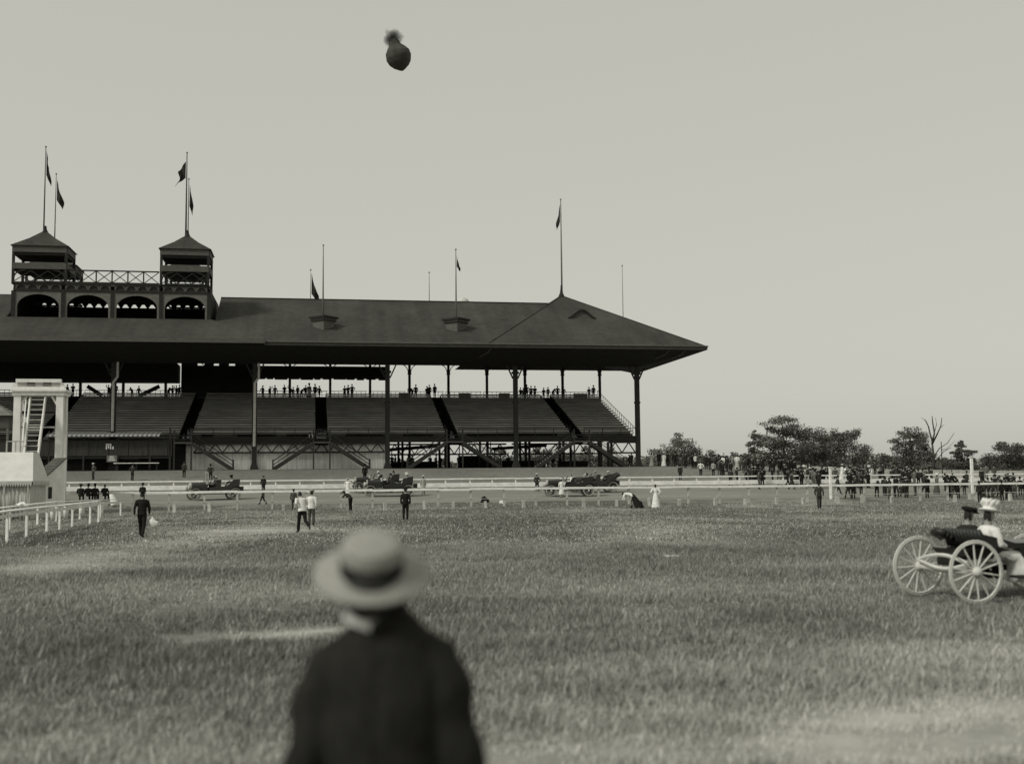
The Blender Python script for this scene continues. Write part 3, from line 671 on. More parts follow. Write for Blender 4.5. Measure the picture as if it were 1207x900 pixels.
# ------------------------------------------------------------------ rails
def fence(name, label, cat, u0, u1, v, sp, rails, ph, pw, pm, jitter=.02, mroot=0.0, pmat=None):
    um = (u0+u1)/2; o = thing(name, label, cat, P(um, v, T(um, v)), AZ); z00 = T(um, v); n = int((u1-u0)/sp)
    pme = MB().box(-pw/2,pw/2,-pw/2,pw/2,-.3,ph).mesh('post', pm)
    us_ = [u0+i*sp+random.uniform(-.08,.08) for i in range(n+1)]
    for u in us_:
        p = put('post', pme, o, (u-um, 0, T(u,v)-z00+random.uniform(-jitter,jitter))); p.rotation_euler = (random.uniform(-.02,.02), random.uniform(-.025,.025), random.uniform(-.1,.1))
    for (zc_, hh, th, off, mt, nm) in rails:
        for i in range(n):
            a, b = us_[i], us_[i+1]
            ja, jb = random.uniform(-jitter,jitter), random.uniform(-jitter,jitter)
            MB().beam((a-um-.01,off,T(a,v)-z00+zc_+ja),(b-um-.012,off,T(b,v)-z00+zc_+jb),th,hh).build(nm, mt, o)
    return o
fence('rail_fence', 'low white two-rail fence along the near side of the track', 'fence', -31, 66, 90.0, 2.56,
      [(1.38,.17,.3,-.02,m_rail,'top_rail'), (.62,.04,.04,-.09,m_railold,'lower_rail')], 1.3, .15, m_railold, .025)
fence('rail_fence', 'bright white rail fence along the far side of the track', 'fence', -34, 130, 113.3, 2.36,
      [(1.12,.13,.1,-.1,m_rail,'top_rail'), (.52,.42,.05,-.1,m_rail,'plank_rail')], 1.12, .13, m_rail, .012)
stub = MB().hexa([(-.12,-.12,-.3),(.12,-.12,-.3),(.12,.12,-.3),(-.12,.12,-.3),(-.11,-.11,.62),(.11,-.11,.64),(.11,.11,.66),(-.11,.11,.63)]).mesh('stub_post', m_railold)
nst = 0
for k in range(33):
    u = -22.5 + k*2.56 + random.uniform(-.25,.25)
    if random.random() < .14: continue
    s = put('stub_post', stub, None, TP(u, 86.6+random.uniform(-.25,.25))); s.rotation_euler = (random.uniform(-.06,.06), random.uniform(-.06,.06), AZ+random.uniform(-.3,.3)); s.scale.z = random.uniform(.75,1.05)
    nst += 1; tag(s, 'short white stub post in the grass before the near rail, %s from the left' % ordn(nst-1), 'post', 'row of stub posts before the near rail')
for px_, yt, yb, w_, lab in ((979.5,551,588,.17,'tall plain white post rising through the near rail right of the trees'), (1147,539,588,.2,'tallest white post at the right, standing before the near rail')):
    q = hit(px_, yb); v_ = q.dot(NV); zt = onv(px_, yt, v_)[1]; hgt = zt-q.z
    o = thing('finish_post', lab, 'post', q, AZ); MB().box(-w_/2,w_/2,-w_/2,w_/2,-.3,hgt).build('shaft', m_rail, o)
    MB().box(-w_/2-.05,w_/2+.05,-w_/2-.05,w_/2+.05,hgt+.002,hgt+.08).build('cap', m_rail, o)
    if px_ > 1100: MB().box(-w_/2-.25,w_/2+.06,-.25,.25,-.2,.5).build('footing', m_railold, o)
# far board fence at the right
A0, A1 = (84.0, 190.0), (128.0, 176.0); nb = 84
bf = thing('board_fence', 'long pale board fence at the foot of the trees on the right', 'fence', TP(*A0))
z00 = T(*A0); base_ = P(*A0)
for i in range(nb):
    t0, t1 = i/nb, (i+.94)/nb; a = (lerp(A0[0],A1[0],t0), lerp(A0[1],A1[1],t0)); b = (lerp(A0[0],A1[0],t1), lerp(A0[1],A1[1],t1))
    pa, pb = P(*a)-base_, P(*b)-base_; za, zb_ = T(*a)-z00, T(*b)-z00; tp = lerp(2.75,1.6,t0)+random.uniform(-.04,.04); n_ = Vector((0,.04,0))
    MB().hexa([pa+Vector((0,0,za-.2)),pb+Vector((0,0,zb_-.2)),pb+n_+Vector((0,0,zb_-.2)),pa+n_+Vector((0,0,za-.2)),pa+Vector((0,0,za+tp)),pb+Vector((0,0,zb_+tp)),pb+n_+Vector((0,0,zb_+tp)),pa+n_+Vector((0,0,za+tp))]).build('board', m_fence, bf)
for px_, v_, h_, lab in ((1111,130,4.4,'thin dark pole among the crowd left of the tallest white post'), (1122,140,3.2,'thinner short dark pole beside the board fence')):
    u = onv(px_,560,v_)[0]; o = MB().tube([(0,0,-.3),(0,0,h_)],[.07,.05],6).build('pole', m_iron); o.location = TP(u,v_); tag(o, lab, 'pole')

# ------------------------------------------------------------------ judges' stand, tent, shed, kiosk, pen rails on the left
TV = 88.0
def uz(px, py, v=TV): return onv(px, py, v)
uA, uB = uz(20.5,500)[0], uz(70.5,500)[0]; tw = uB-uA
jt = thing('judges_stand', 'tall white timber judges stand with steep open staircase', 'tower', P(uA, TV, T(uA,TV)), AZ)
jz = T(uA, TV)
ztop, zc1, zc2, zfl = uz(45,447)[1]-jz, uz(45,459)[1]-jz, uz(45,466)[1]-jz, uz(45,472)[1]-jz
D_ = 1.2
for x in (0, tw):
    for y in (0, D_):
        MB().hexa([(x-.28,y-.28,-.2),(x+.28,y-.28,-.2),(x+.28,y+.28,-.2),(x-.28,y+.28,-.2),(x-.24,y-.24,zc2),(x+.24,y-.24,zc2),(x+.24,y+.24,zc2),(x-.24,y+.24,zc2)]).build('corner_post', m_pale, jt)
        s_ = 1 if x == 0 else -1
        MB().beam((x+s_*.2,y,zc2-.7),(x+s_*.6,y,zc2-.05),.1,.14).build('knee_brace', m_pale, jt)
MB().box(-.32,tw+.32,-.32,D_+.32,zc2,zc2+.28).build('architrave', m_pale, jt)
MB().box(-.45,tw+.45,-.45,D_+.45,zc2+.283,zc1).build('cornice', m_pale, jt)
pp = MB()
pp.box(.0,tw,-.3,-.18,zc1+.003,ztop-.25); pp.build('parapet', m_pale, jt)
for x in (0, tw):
    s_ = -1 if x == 0 else 1
    MB().add([(x,-.3,zc1+.004),(x+s_*.45,-.3,zc1+.004),(x+s_*.25,-.3,zc1+.45),(x,-.3,ztop-.3),(x,-.18,zc1+.004),(x+s_*.45,-.18,zc1+.004),(x+s_*.25,-.18,zc1+.45),(x,-.18,ztop-.3)],[(0,1,2,3),(7,6,5,4),(0,4,5,1),(1,5,6,2),(2,6,7,3)]).build('scroll_bracket', m_pale, jt)
MB().box(-.1,tw+.1,-.42,-.1,ztop-.25,ztop).build('parapet_cap', m_pale, jt)
for x0, x1 in ((tw*.22,tw*.42),(tw*.6,tw*.8)): MB().box(x0,x1,-.32,-.302,zc1+.22,zc1+.55).build('slot', m_iron, jt)
for k in range(3): MB().box(0,tw,-.33,-.3,ztop-.5+.07*k,ztop-.47+.07*k).build('moulding', m_railold, jt)
MB().box(0,tw,.2,D_,zfl-.9,zfl-.75).build('platform', m_timber, jt)
MB().box(.0,tw,-.05,.1,zfl-2.0,zfl-1.88).build('crossbeam', m_railold, jt)
MB().box(.0,tw*.28,-.1,.05,zfl-1.6,zfl-1.2).build('landing_board', m_pale, jt)
# stair: two stringers leaning right, treads between
def tl(px, py, y=-.9): u, z = onv(px, py, TV+y); return (u-uA, y, z-jz)
sl0, sl1 = tl(28,541,-2.6), tl(36.5,462,.3); sr0, sr1 = tl(44.5,541,-2.6), tl(54.5,462,.3)
st_ = MB().beam(sl0, sl1, .1, .3, (0,1,0)).beam(sr0, sr1, .1, .3, (0,1,0)).build('staircase', m_pale, jt)
for i in range(13):
    t = (i+.5)/13; a = Vector(sl0).lerp(Vector(sl1),t); b = Vector(sr0).lerp(Vector(sr1),t)
    MB().beam(a, b, .26, .06).build('tread', m_railold, st_)
MB().beam((sr0[0],sr0[1],sr0[2]+.9),(sr1[0],sr1[1],sr1[2]+.3),.07,.07).beam((sl0[0]-.15,sl0[1],sl0[2]+.9),(sl1[0]-.3,sl1[1],sl1[2]),.07,.07).build('handrail', m_pale, st_)
MB().beam((sr0[0],sr0[1],-.1),sr0,.12,.12).beam((sl0[0],sl0[1],-.1),sl0,.12,.12).build('stair_leg', m_pale, st_)
q0, q1 = tl(8,520,-2.4), tl(29,520,-2.4)
MB().beam(q0,q1,.08,.08).beam((q0[0],q0[1],-.1),q0,.08,.08).beam((lerp(q0[0],q1[0],.5),q0[1],-.1),(lerp(q0[0],q1[0],.5),q0[1],q0[2]),.08,.08).build('side_rail', m_railold, jt)
# shed with board roof (v = 80)
SV = 80.0
def sv(px, py): u, z = onv(px, py, SV); return u, z
SA = hit(40, 603); SA = P(sv(40,563)[0], SV, 0); zr0, zr1 = sv(45,563)[1], sv(60,541)[1]; W_ = 1.35; d_ = 1.4
sh = thing('ticket_shed', 'small white shed with sloping plank roof before the judges stand', 'shed', SA, math.radians(-38))
MB().box(0,W_,0,d_,-.1,zr0-.03).build('wall', m_pale, sh)
for x in (0.0, W_-.06):
    MB().add([(x,0.0,zr0-.028),(x,d_,zr0-.028),(x,d_,zr1),(x+.06,0.0,zr0-.028),(x+.06,d_,zr0-.028),(x+.06,d_,zr1)],[(0,2,1),(3,4,5),(1,2,5,4),(0,3,5,2)]).build('gable', m_pale, sh)
MB().box(.06,W_-.06,d_-.06,d_,zr0-.028,zr1-.02).build('back_wall', m_pale, sh)
m_plank = mat('mossy roof plank', .085, .9, .4, 3, (.5, 4, 1), .1, .4)
for k in range(7):
    a, b = k/7, (k+1)/7
    y0, y1 = lerp(-.12,d_+.06,a), lerp(-.12,d_+.06,b+.02); z0, z1 = lerp(zr0-.08,zr1+.06,a), lerp(zr0-.08,zr1+.06,b)
    MB().hexa([(-.1,y0,z0),(W_+.1,y0,z0),(W_+.1,y1,z1),(-.1,y1,z1),(-.1,y0,z0+.1),(W_+.1,y0,z0+.1),(W_+.1,y1,z1+.05),(-.1,y1,z1+.05)]).build('roof_plank', m_plank, sh)
MB().box(W_+.002,W_+.03,.25,.5,zr0-1.35,zr0-.6).build('window', m_iron, sh)
# tent with scalloped valance (v = 72)
EV = 72.0
tu0, tu1 = onv(-26,570,EV)[0], onv(39,570,EV)[0]; ztop_ = onv(10,532,EV)[1]; zev = onv(10,567,EV)[1]; zvl = onv(10,573,EV)[1]
tn = thing('canvas_tent', 'white canvas tent with scalloped valance at the left edge', 'tent', P(tu0, EV, 0), AZ)
TW = tu1-tu0; TD = 4.0
MB().add([(0,-.3,zev),(TW+.05,-.3,zev),(TW-.35,1.4,ztop_),(0,1.4,ztop_),(TW+.05,TD,zev),(TW-.35,TD-1.2,ztop_),(0,TD,zev),(0,TD-1.2,ztop_)],[(0,1,2,3),(1,4,5,2),(4,6,7,5),(3,2,5,7)]).build('roof_canvas', m_canvas, tn)
vl = MB(); n_ = 22
for side in (0, 1):
    for k in range(n_ if side == 0 else 14):
        N2 = n_ if side == 0 else 14
        for i in range(4):
            f0, f1 = (k+i/4)/N2, (k+(i+1)/4)/N2; h0, h1 = [zev-.12-.2*math.sin(math.pi*q) for q in (i/4,(i+1)/4)]
            pt = (lambda f: (TW*f, -.33)) if side == 0 else (lambda f: (TW+.08, -.3+(TD+.3)*f))
            (x0,y0),(x1,y1) = pt(f0), pt(f1); vl.add([(x0,y0,zev+.01),(x1,y1,zev+.01),(x1,y1,h1),(x0,y0,h0)],[(0,3,2,1)])
vo = vl.build('valance', m_canvas2, tn); md = vo.modifiers.new('t','SOLIDIFY'); md.thickness = .02
wc = MB(); n_ = 40
for k in range(n_+1):
    x = TW*.97*k/n_; y = -.05+.09*math.sin(k*1.9)+.05*math.sin(k*.7); wc.v += [(x,y,-.05),(x,y*.4,zev)]
wc.f = [(2*k,2*k+2,2*k+3,2*k+1) for k in range(n_)]
wo_ = wc.build('wall_canvas', m_canvas2, tn, True); md = wo_.modifiers.new('t','SOLIDIFY'); md.thickness = .02
MB().box(TW*.95,TW*.97,0,TD-.2,-.05,zev-.02).build('side_canvas', m_canvas2, tn)
for x in (.1,TW*.5,TW*.93): MB().box(x-.04,x+.04,-.3,-.22,-.1,zev).build('tent_pole', m_railold, tn)
# kiosk behind the judges stand at the far left edge
KV = 100.0
ku = onv(3,500,KV)[0]; kz = T(ku,KV); k0 = onv(0,474,KV)[1]-kz; k1 = onv(0,491,KV)[1]-kz
ks = thing('kiosk', 'small grey hipped-roof kiosk behind the judges stand at the left edge', 'kiosk', P(ku-1.5,KV,kz), AZ)
MB().add([(-2.6,-2,k1),(2.7,-2,k1),(2.7,2,k1),(-2.6,2,k1),(-.9,0,k0+.2),(.6,0,k0+.2)],[(0,1,5,4),(1,2,5),(2,3,4,5),(3,0,4),(3,2,1,0)]).build('roof', mat('grey board roof', .16, .85, .25, 2), ks)
MB().box(-2.3,2.4,-1.7,1.7,k1-1.0,k1-.02).build('frieze', m_band, ks); MB().box(-2.2,2.3,-1.6,1.6,-.2,1.6).build('wall', m_band, ks)
for x in (-2.2,0,2.3):
    for y in (-1.6,1.6): MB().box(x-.08,x+.08,y-.08,y+.08,-.2,k1-.03).build('post', m_trim, ks)
# pen rails in the left foreground: two rows of posts under plank tops
def pen(label, posts, ztops, v_planks=True):
    ps = [hit(x,y) for x,y in posts]; o = thing('pen_rail', label, 'fence', ps[0])
    for i, q in enumerate(ps):
        r = q-ps[0]; MB().box(-.045,.045,-.045,.045,-.2,ztops).build('post', m_rail, o).location = r
        if i:
            a = ps[i-1]-ps[0]; MB().beam(a+Vector((0,0,ztops+.025)), r+Vector((-.01,-.01,ztops+.025)), .24, .05).build('top_plank', m_rail, o)
            MB().beam(a+Vector((0,-.08,ztops-.16)), r+Vector((0,-.08,ztops-.16)), .04, .12).build('side_board', m_rail, o)
    return ps
pr = pen('nearer whitewashed pen rail with flat plank top in the left foreground', [(-12,645),(8,639),(31,633),(55,627),(70,624.5),(85,621),(106,617),(116,615)], 1.12)
pen('farther whitewashed pen rail receding behind the nearer one', [(-16,631),(11,624),(44,618),(66,614.5),(94,612),(118,610),(142,608)], 1.08)
for i, (k, h_) in enumerate(((4,.5),(5,.55),(6,.5))):
    q = pr[k].lerp(pr[k-1],.4)+Vector((0,-.2,.48)); o = MB().lathe([(.1,0),(.13,h_*.9),(.1,h_),(.03,h_+.06)],10).build('hanging_pail', m_pale, None, True); o.location = q
    tag(o, ['pale pail hanging on the nearer pen rail, leftmost of three', 'pale pail hanging on the nearer pen rail, middle of three', 'pale pail hanging on the nearer pen rail, rightmost of three'][i], 'pail', 'pails hanging on the pen rail')
for px_, py_, s_, lab in ((27,587,.2,'crumpled white cloth bundle on the pen rail plank'),(792,664,.15,'flat scrap of white paper lying in the middle grass'),(432,846,.0,'')):
    if not s_: continue
    q = hit(px_, py_) if py_ > 600 else pr[2].lerp(pr[3],.0)+Vector((-.2,0,1.2)); mb = MB(); n_ = 7
    for j in range(n_+1):
        for i in range(n_+1): mb.v.append(((i/n_-.5)*s_*2.2,(j/n_-.5)*s_*1.3,.05+(.1 if py_<600 else .03)*random.random()+(.14 if py_<600 else .0)*math.exp(-((i-3.5)**2+(j-3.5)**2)/6)))
    mb.f = [(j*(n_+1)+i,j*(n_+1)+i+1,(j+1)*(n_+1)+i+1,(j+1)*(n_+1)+i) for j in range(n_) for i in range(n_)]
    o = mb.build('cloth_bundle' if py_ < 600 else 'paper_scrap', m_paper if py_ < 600 else mat('soiled paper', .4, .9, .3, 4)); o.location = q+Vector((0,0,.0 if py_<600 else .12)); tag(o, lab, 'cloth' if py_ < 600 else 'paper')
    md = o.modifiers.new('t','SOLIDIFY'); md.thickness = .01

# ------------------------------------------------------------------ people: prototypes
J0 = dict(pel=(0,0,.95), waist=(0,.0,1.1), chest=(0,0,1.32), nk=(0,-.01,1.47), hd=(0,.02,1.63),
          sL=(-.18,0,1.41), eL=(-.25,-.03,1.13), hL=(-.24,.07,.9), sR=(.18,0,1.41), eR=(.25,-.03,1.13), hR=(.24,.07,.9),
          pL=(-.09,0,.9), kL=(-.1,.03,.5), aL=(-.1,-.03,.09), tL=(-.11,.14,.04), pR=(.09,0,.9), kR=(.1,.03,.5), aR=(.1,-.03,.09), tR=(.11,.14,.04))
def J(**k): d = dict(J0); d.update(k); return d
def shift_upper(j, dx, dy, dz, names=('chest','nk','hd','sL','eL','hL','sR','eR','hR')):
    for n in names: j[n] = (j[n][0]+dx, j[n][1]+dy, j[n][2]+dz)
    return j
POSE = dict(
    stand=J(), hips=J(eL=(-.36,-.1,1.17), hL=(-.2,0,1.0), eR=(.36,-.1,1.17), hR=(.2,0,1.0)),
    pockets=J(eL=(-.3,-.1,1.15), hL=(-.19,.06,.93), eR=(.3,-.1,1.15), hR=(.19,.06,.93), kR=(.14,.05,.5), aR=(.17,0,.09), tR=(.2,.16,.04)),
    walk=J(kL=(-.09,.16,.5), aL=(-.09,.3,.1), tL=(-.1,.47,.06), kR=(.09,-.04,.5), aR=(.09,-.32,.14), tR=(.1,-.18,.03), eL=(-.25,-.14,1.14), hL=(-.25,-.14,.89), eR=(.25,.06,1.13), hR=(.22,.2,.92)),
    walk2=J(kR=(.09,.14,.5), aR=(.09,.24,.1), tR=(.1,.41,.06), kL=(-.09,-.04,.5), aL=(-.09,-.28,.13), tL=(-.1,-.14,.03), eR=(.26,-.13,1.14), hR=(.25,-.1,.89), eL=(-.26,.06,1.13), hL=(-.22,.2,.95)),
    run=J(chest=(0,.14,1.28), waist=(0,.05,1.09), nk=(0,.2,1.41), hd=(0,.27,1.56), sL=(-.18,.15,1.37), eL=(-.3,-.08,1.2), hL=(-.25,.12,1.02), sR=(.18,.15,1.37), eR=(.27,.3,1.15), hR=(.12,.45,1.2),
          kL=(-.09,.12,.52), aL=(-.09,.18,.09), tL=(-.1,.35,.04), kR=(.09,-.12,.5), aR=(.1,-.52,.3), tR=(.1,-.6,.16)),
    arm=J(eR=(.36,.1,1.58), hR=(.26,.2,1.78)), fold=J(eL=(-.28,.05,1.15), hL=(.06,.2,1.18), eR=(.28,.05,1.15), hR=(-.06,.2,1.22)),
    lean=J(waist=(0,.1,1.08), chest=(0,.36,1.2), nk=(0,.5,1.26), hd=(0,.64,1.35), sL=(-.18,.42,1.22), eL=(-.26,.5,1.02), hL=(-.2,.72,1.02), sR=(.18,.42,1.22), eR=(.26,.5,1.02), hR=(.2,.72,1.02), kL=(-.12,-.04,.5), aL=(-.14,-.1,.09), tL=(-.15,.06,.04)),
    bend=J(pel=(0,-.1,.92), waist=(0,.05,1.0), chest=(0,.34,1.04), nk=(0,.5,1.06), hd=(0,.66,1.08), sL=(-.18,.42,1.05), eL=(-.24,.48,.8), hL=(-.2,.6,.6), sR=(.18,.42,1.05), eR=(.24,.48,.8), hR=(.2,.6,.6), pL=(-.09,-.1,.88), pR=(.09,-.1,.88)),
    sit=J(pel=(0,0,.5), waist=(0,-.02,.64), chest=(0,-.04,.86), nk=(0,-.04,1.01), hd=(0,0,1.17), sL=(-.18,-.03,.95), eL=(-.26,.02,.69), hL=(-.16,.3,.62), sR=(.18,-.03,.95), eR=(.26,.02,.69), hR=(.16,.3,.62),
          pL=(-.1,0,.48), kL=(-.12,.44,.52), aL=(-.12,.44,.1), tL=(-.13,.6,.05), pR=(.1,0,.48), kR=(.12,.44,.52), aR=(.12,.44,.1), tR=(.13,.6,.05)))
def remesh(mb, name, vox, dec, mats=None, smooth_it=4):
    ob = bpy.data.objects.new(name, mb.mesh(name)); COL.objects.link(ob)
    a = ob.modifiers.new('r','REMESH'); a.mode = 'VOXEL'; a.voxel_size = vox
    b = ob.modifiers.new('s','SMOOTH'); b.iterations = smooth_it; b.factor = .5
    if dec < 1: c = ob.modifiers.new('d','DECIMATE'); c.ratio = dec
    dg = bpy.context.evaluated_depsgraph_get(); me = bpy.data.meshes.new_from_object(ob.evaluated_get(dg), depsgraph=dg)
    bpy.data.objects.remove(ob); me.name = name; me.polygons.foreach_set('use_smooth', [True]*len(me.polygons))
    return me
def head_tubes(mb, hd, nk, k=1.0):
    h = Vector(hd); d = (h-Vector(nk)).normalized()
    mb.tube([Vector(nk)-d*.06, Vector(nk)+d*.03, h-d*.06],[.058*k,.056*k,.055*k],10)
    prof = [(-.125,.02),(-.105,.055),(-.06,.07),(0,.077),(.05,.076),(.09,.06),(.115,.03)]
    mb.tube([h+d*z for z,_ in prof],[(r*k,r*1.18*k) for _,r in prof],12)
    f = Vector((0,1,0))-d*d.y; f.normalize()
    mb.tube([h+f*.08-d*.01,h+f*.112-d*.035],[.014,.016],6)
    for s in (-1,1): mb.tube([h+Vector((s*.07,0,0))-d*.03,h+Vector((s*.085,0,0))+d*.02],[(.012,.022)]*2,6)
def limb(mb, pts, rad, n=9): mb.tube(pts, rad, n)
def mid(a, b, t=.5): return tuple(lerp(x,y,t) for x,y in zip(a,b))
def body_mesh(j, name, vox=.021, dec=.45):
    mb = MB(); head_tubes(mb, j['hd'], j['nk'])
    mb.tube([j['pel'],j['waist'],j['chest'],j['nk']],[(.14,.095),(.125,.09),(.16,.1),(.06,.055)],12)
    mb.tube([j['sL'],j['chest'],j['sR']],[.055,.07,.055],8,(0,1,0))
    for s in 'LR':
        limb(mb,[j['s'+s],j['e'+s],j['h'+s]],[.05,.038,.028]); h = Vector(j['h'+s]); e = Vector(j['e'+s]); d = (h-e).normalized()
        limb(mb,[h,h+d*.06,h+d*.14],[(.03,.02),(.04,.02),(.025,.016)])
        limb(mb,[j['p'+s],mid(j['p'+s],j['k'+s],.3),j['k'+s],mid(j['k'+s],j['a'+s],.35),j['a'+s]],[.08,.075,.052,.05,.036])
        limb(mb,[mid(j['a'+s],j['t'+s],-.25),mid(j['a'+s],j['t'+s],.35),j['t'+s]],[.042,.045,.03])
    me = remesh(mb, name, vox, dec)
    for mm in (m_skin, m_hair, m_shoe): me.materials.append(mm)
    hd = Vector(j['hd']); aL, aR = Vector(j['aL']), Vector(j['aR']); tL, tR = Vector(j['tL']), Vector(j['tR'])
    for p in me.polygons:
        c = p.center
        if (c-hd).length < .17 and (c.y-hd.y < .0 or c.z-hd.z > .055) and c.z > hd.z-.08: p.material_index = 1
        elif min((c-aL).length,(c-aR).length,(c-tL).length,(c-tR).length) < .14: p.material_index = 2
    return me
def coat_mesh(j, name, long=False, puff=1.0, vox=.022, dec=.4):
    mb = MB(); pel = Vector(j['pel']); w = Vector(j['waist']); d = (w-pel).normalized()
    pts = [pel-d*.1, pel, w, j['chest'], Vector(j['nk'])-(Vector(j['nk'])-Vector(j['chest']))*.3, j['nk']]
    rad = [(.185,.135),(.175,.13),(.155,.12),(.185,.128),(.13,.1),(.066,.066)]
    if long: pts = [(0,0,.32),(0,0,.6)]+pts[1:]; rad = [(.26,.22),(.22,.18)]+rad[1:]
    mb.tube(pts, rad, 14); mb.tube([j['sL'],j['chest'],j['sR']],[.075,.085,.075],8,(0,1,0))
    for s in 'LR': limb(mb,[j['s'+s],mid(j['s'+s],j['e'+s]),j['e'+s],mid(j['e'+s],j['h'+s]),j['h'+s]],[.075*puff,.068*puff,.056*puff,.052,.044])
    me = remesh(mb, name, vox, dec); me.materials.append(CL['dark']); return me
def trouser_mesh(j, name):
    mb = MB(); mb.tube([Vector(j['pel'])+Vector((0,0,.08)),j['pel'],mid(j['pL'],j['pR'])],[(.15,.115),(.155,.12),(.14,.11)],12)
    for s in 'LR': limb(mb,[j['p'+s],mid(j['p'+s],j['k'+s],.4),j['k'+s],mid(j['k'+s],j['a'+s],.5),mid(j['k'+s],j['a'+s],.95)],[.098,.09,.074,.07,.068])
    me = remesh(mb, name, .022, .4); me.materials.append(CL['dark']); return me
def skirt_mesh(j, name, back=0.0):
    mb = MB(); p = j['waist']; q = j['pel']
    n = 14; prof = [(p[2]-.02,.125,0),(q[2],.17,-.02),(.7,.22,-.03-back*.3),(.4,.28,-.05-back*.6),(.12,.335,-.07-back),(.03,.345,-.08-back)]
    mb.tube([(0,(p[1] if i==0 else q[1])+y,z) for i,(z,r,y) in enumerate(prof)],[(r,r*.92) for z,r,y in prof],n)
    me = mb.mesh(name, CL['white'], True); return me
def seat_skirt(j, name):
    mb = MB(); mb.tube([(0,0,.62),(0,.1,.55),(0,.42,.5),(0,.5,.3),(0,.52,.06)],[(.15,.12),(.2,.13),(.22,.13),(.24,.14),(.27,.18)],12); return mb.mesh(name, CL['white'], True)
BODY = {k: body_mesh(j, 'body_'+k) for k, j in POSE.items()}
COAT = {k: coat_mesh(j, 'coat_'+k) for k, j in POSE.items()}
BLOUSE = {k: coat_mesh(POSE[k], 'blouse_'+k, False, 1.25) for k in ('stand','hips','sit','bend','arm','walk')}
LONG = {k: coat_mesh(POSE[k], 'longcoat_'+k, True) for k in ('stand','hips','walk','pockets')}
TROU = {k: trouser_mesh(j, 'trousers_'+k) for k, j in POSE.items()}
SKIRT = {k: skirt_mesh(POSE[k], 'skirt_'+k, .45 if k == 'bend' else (.08 if k == 'walk' else 0)) for k in ('stand','hips','arm','walk','bend')}; SKIRT['sit'] = seat_skirt(POSE['sit'], 'skirt_sit')
HAT = dict(
    bowler=MB().lathe([(.125,.0),(.15,.012),(.098,.016),(.1,.06),(.085,.11),(.05,.135),(.01,.142)],14).mesh('bowler', CL['dark'], True),
    boater=MB().lathe([(.105,0),(.175,.004),(.175,.016),(.1,.02),(.098,.085),(.09,.092),(.01,.094)],18).mesh('boater', CL['straw']),
    cap=MB().lathe([(.1,0),(.13,.01),(.14,.045),(.11,.075),(.01,.085)],14).add([(-.09,.09,.0),(.09,.09,0),(.06,.18,-.015),(-.06,.18,-.015),(-.09,.09,.015),(.09,.09,.015),(.06,.18,0),(-.06,.18,0)],[(0,3,2,1),(4,5,6,7),(0,1,5,4),(1,2,6,5),(2,3,7,6),(3,0,4,7)]).mesh('cap', CL['dark'], True),
    top=MB().lathe([(.11,0),(.155,.01),(.098,.02),(.095,.14),(.104,.19),(.01,.195)],14).mesh('top', CL['black']))
wh = MB().lathe([(.1,0),(.17,.01),(.18,.03),(.12,.04),(.11,.1),(.06,.14),(.01,.145)],16)
for k in range(11): a = k*.62; wh.tube([(.07*math.cos(a),.07*math.sin(a),.05),(.12*math.cos(a+.4),.12*math.sin(a+.4),.15),(.13*math.cos(a+.9),.13*math.sin(a+.9),.2)],[.03,.05,.02],6)
HAT['plumed'] = wh.mesh('plumed', CL['white'], True)
HATHEAD = dict(stand=0)
n_people = 0
def person(loc, rz, pose, top, bottom, hat, hatc, label, group=None, scale=1.0, kind='man'):
    o = thing('person', label, 'person', loc, rz, group); o.scale = (scale,)*3
    put('body', BODY[pose], o)
    if kind == 'man':
        put('jacket' if top not in ('white','pale') else 'shirt', COAT[pose], o, material=CL[top]); put('trousers', TROU[pose], o, material=CL[bottom])
    elif kind == 'duster':
        put('long_coat', LONG[pose], o, material=CL[top]); put('trousers', TROU[pose], o, material=CL[bottom])
    else:
        put('blouse', BLOUSE[pose], o, material=CL[top]); put('skirt', SKIRT[pose], o, material=CL[bottom])
    if hat:
        j = POSE[pose]; h = Vector(j['hd']); d = (h-Vector(j['nk'])).normalized(); ho = put('hat', HAT[hat], o, h+d*.065, material=CL[hatc])
        ho.rotation_euler = (-math.asin(max(-1,min(1,d.y*.8))), random.uniform(-.06,.06), 0)
    return o
BACK, FRONT, LEFTW, RIGHTW = 0.0, math.pi, math.pi/2, -math.pi/2

# ------------------------------------------------------------------ the people one can tell apart
def at(px, py): return hit(px, py)
p1 = person(at(167,634), .1, 'walk', 'black','black','bowler','black','man in black suit and bowler walking away near the pen rail', scale=1.02)
bag = MB().tube([(0,0,0),(.05,.02,.1),(.0,.0,.22),(-.03,0,.33),(-.02,.0,.42),(-.06,0,.5)],[(.1,.06),(.19,.1),(.2,.11),(.12,.08),(.05,.04),(.02,.02)],12)
bag.v = [(x*(1+.25*math.sin(9*z+5*y*10)), y+.02*math.sin(20*x), z+.03*math.sin(13*x+4)) for x,y,z in bag.v]
bag = bag.build('cloth_bag', CL['white'], None, True); bag.location = p1.location+Vector((.42,.05,.42)); bag.scale = (.8,)*3; tag(bag,'lumpy white bag carried by the man near the pen rail','bag')
person(at(356,628), .55, 'run','white','black',None,None,'bareheaded man in white shirt and black trousers running to the left', scale=1.0)
person(at(367,620), -.1,'stand','white','grey','cap','pale','man in white shirt and grey trousers standing behind the running man', scale=.97)
person(at(346,601), .2,'stand','grey','charcoal','cap','dark','dark-capped man near the rail just left of the running man', scale=.9)
person(at(478,613), .05,'stand','black','black','bowler','black','man in black suit with white collar standing alone in the grass')
person(at(413,602), .9,'lean','dark','black','bowler','dark','man in dark suit bending over the near rail before the middle car', scale=.98)
person(at(744,599), 1.2,'bend','white','black',None,None,'woman in white blouse and black skirt bending at the near rail', kind='woman')
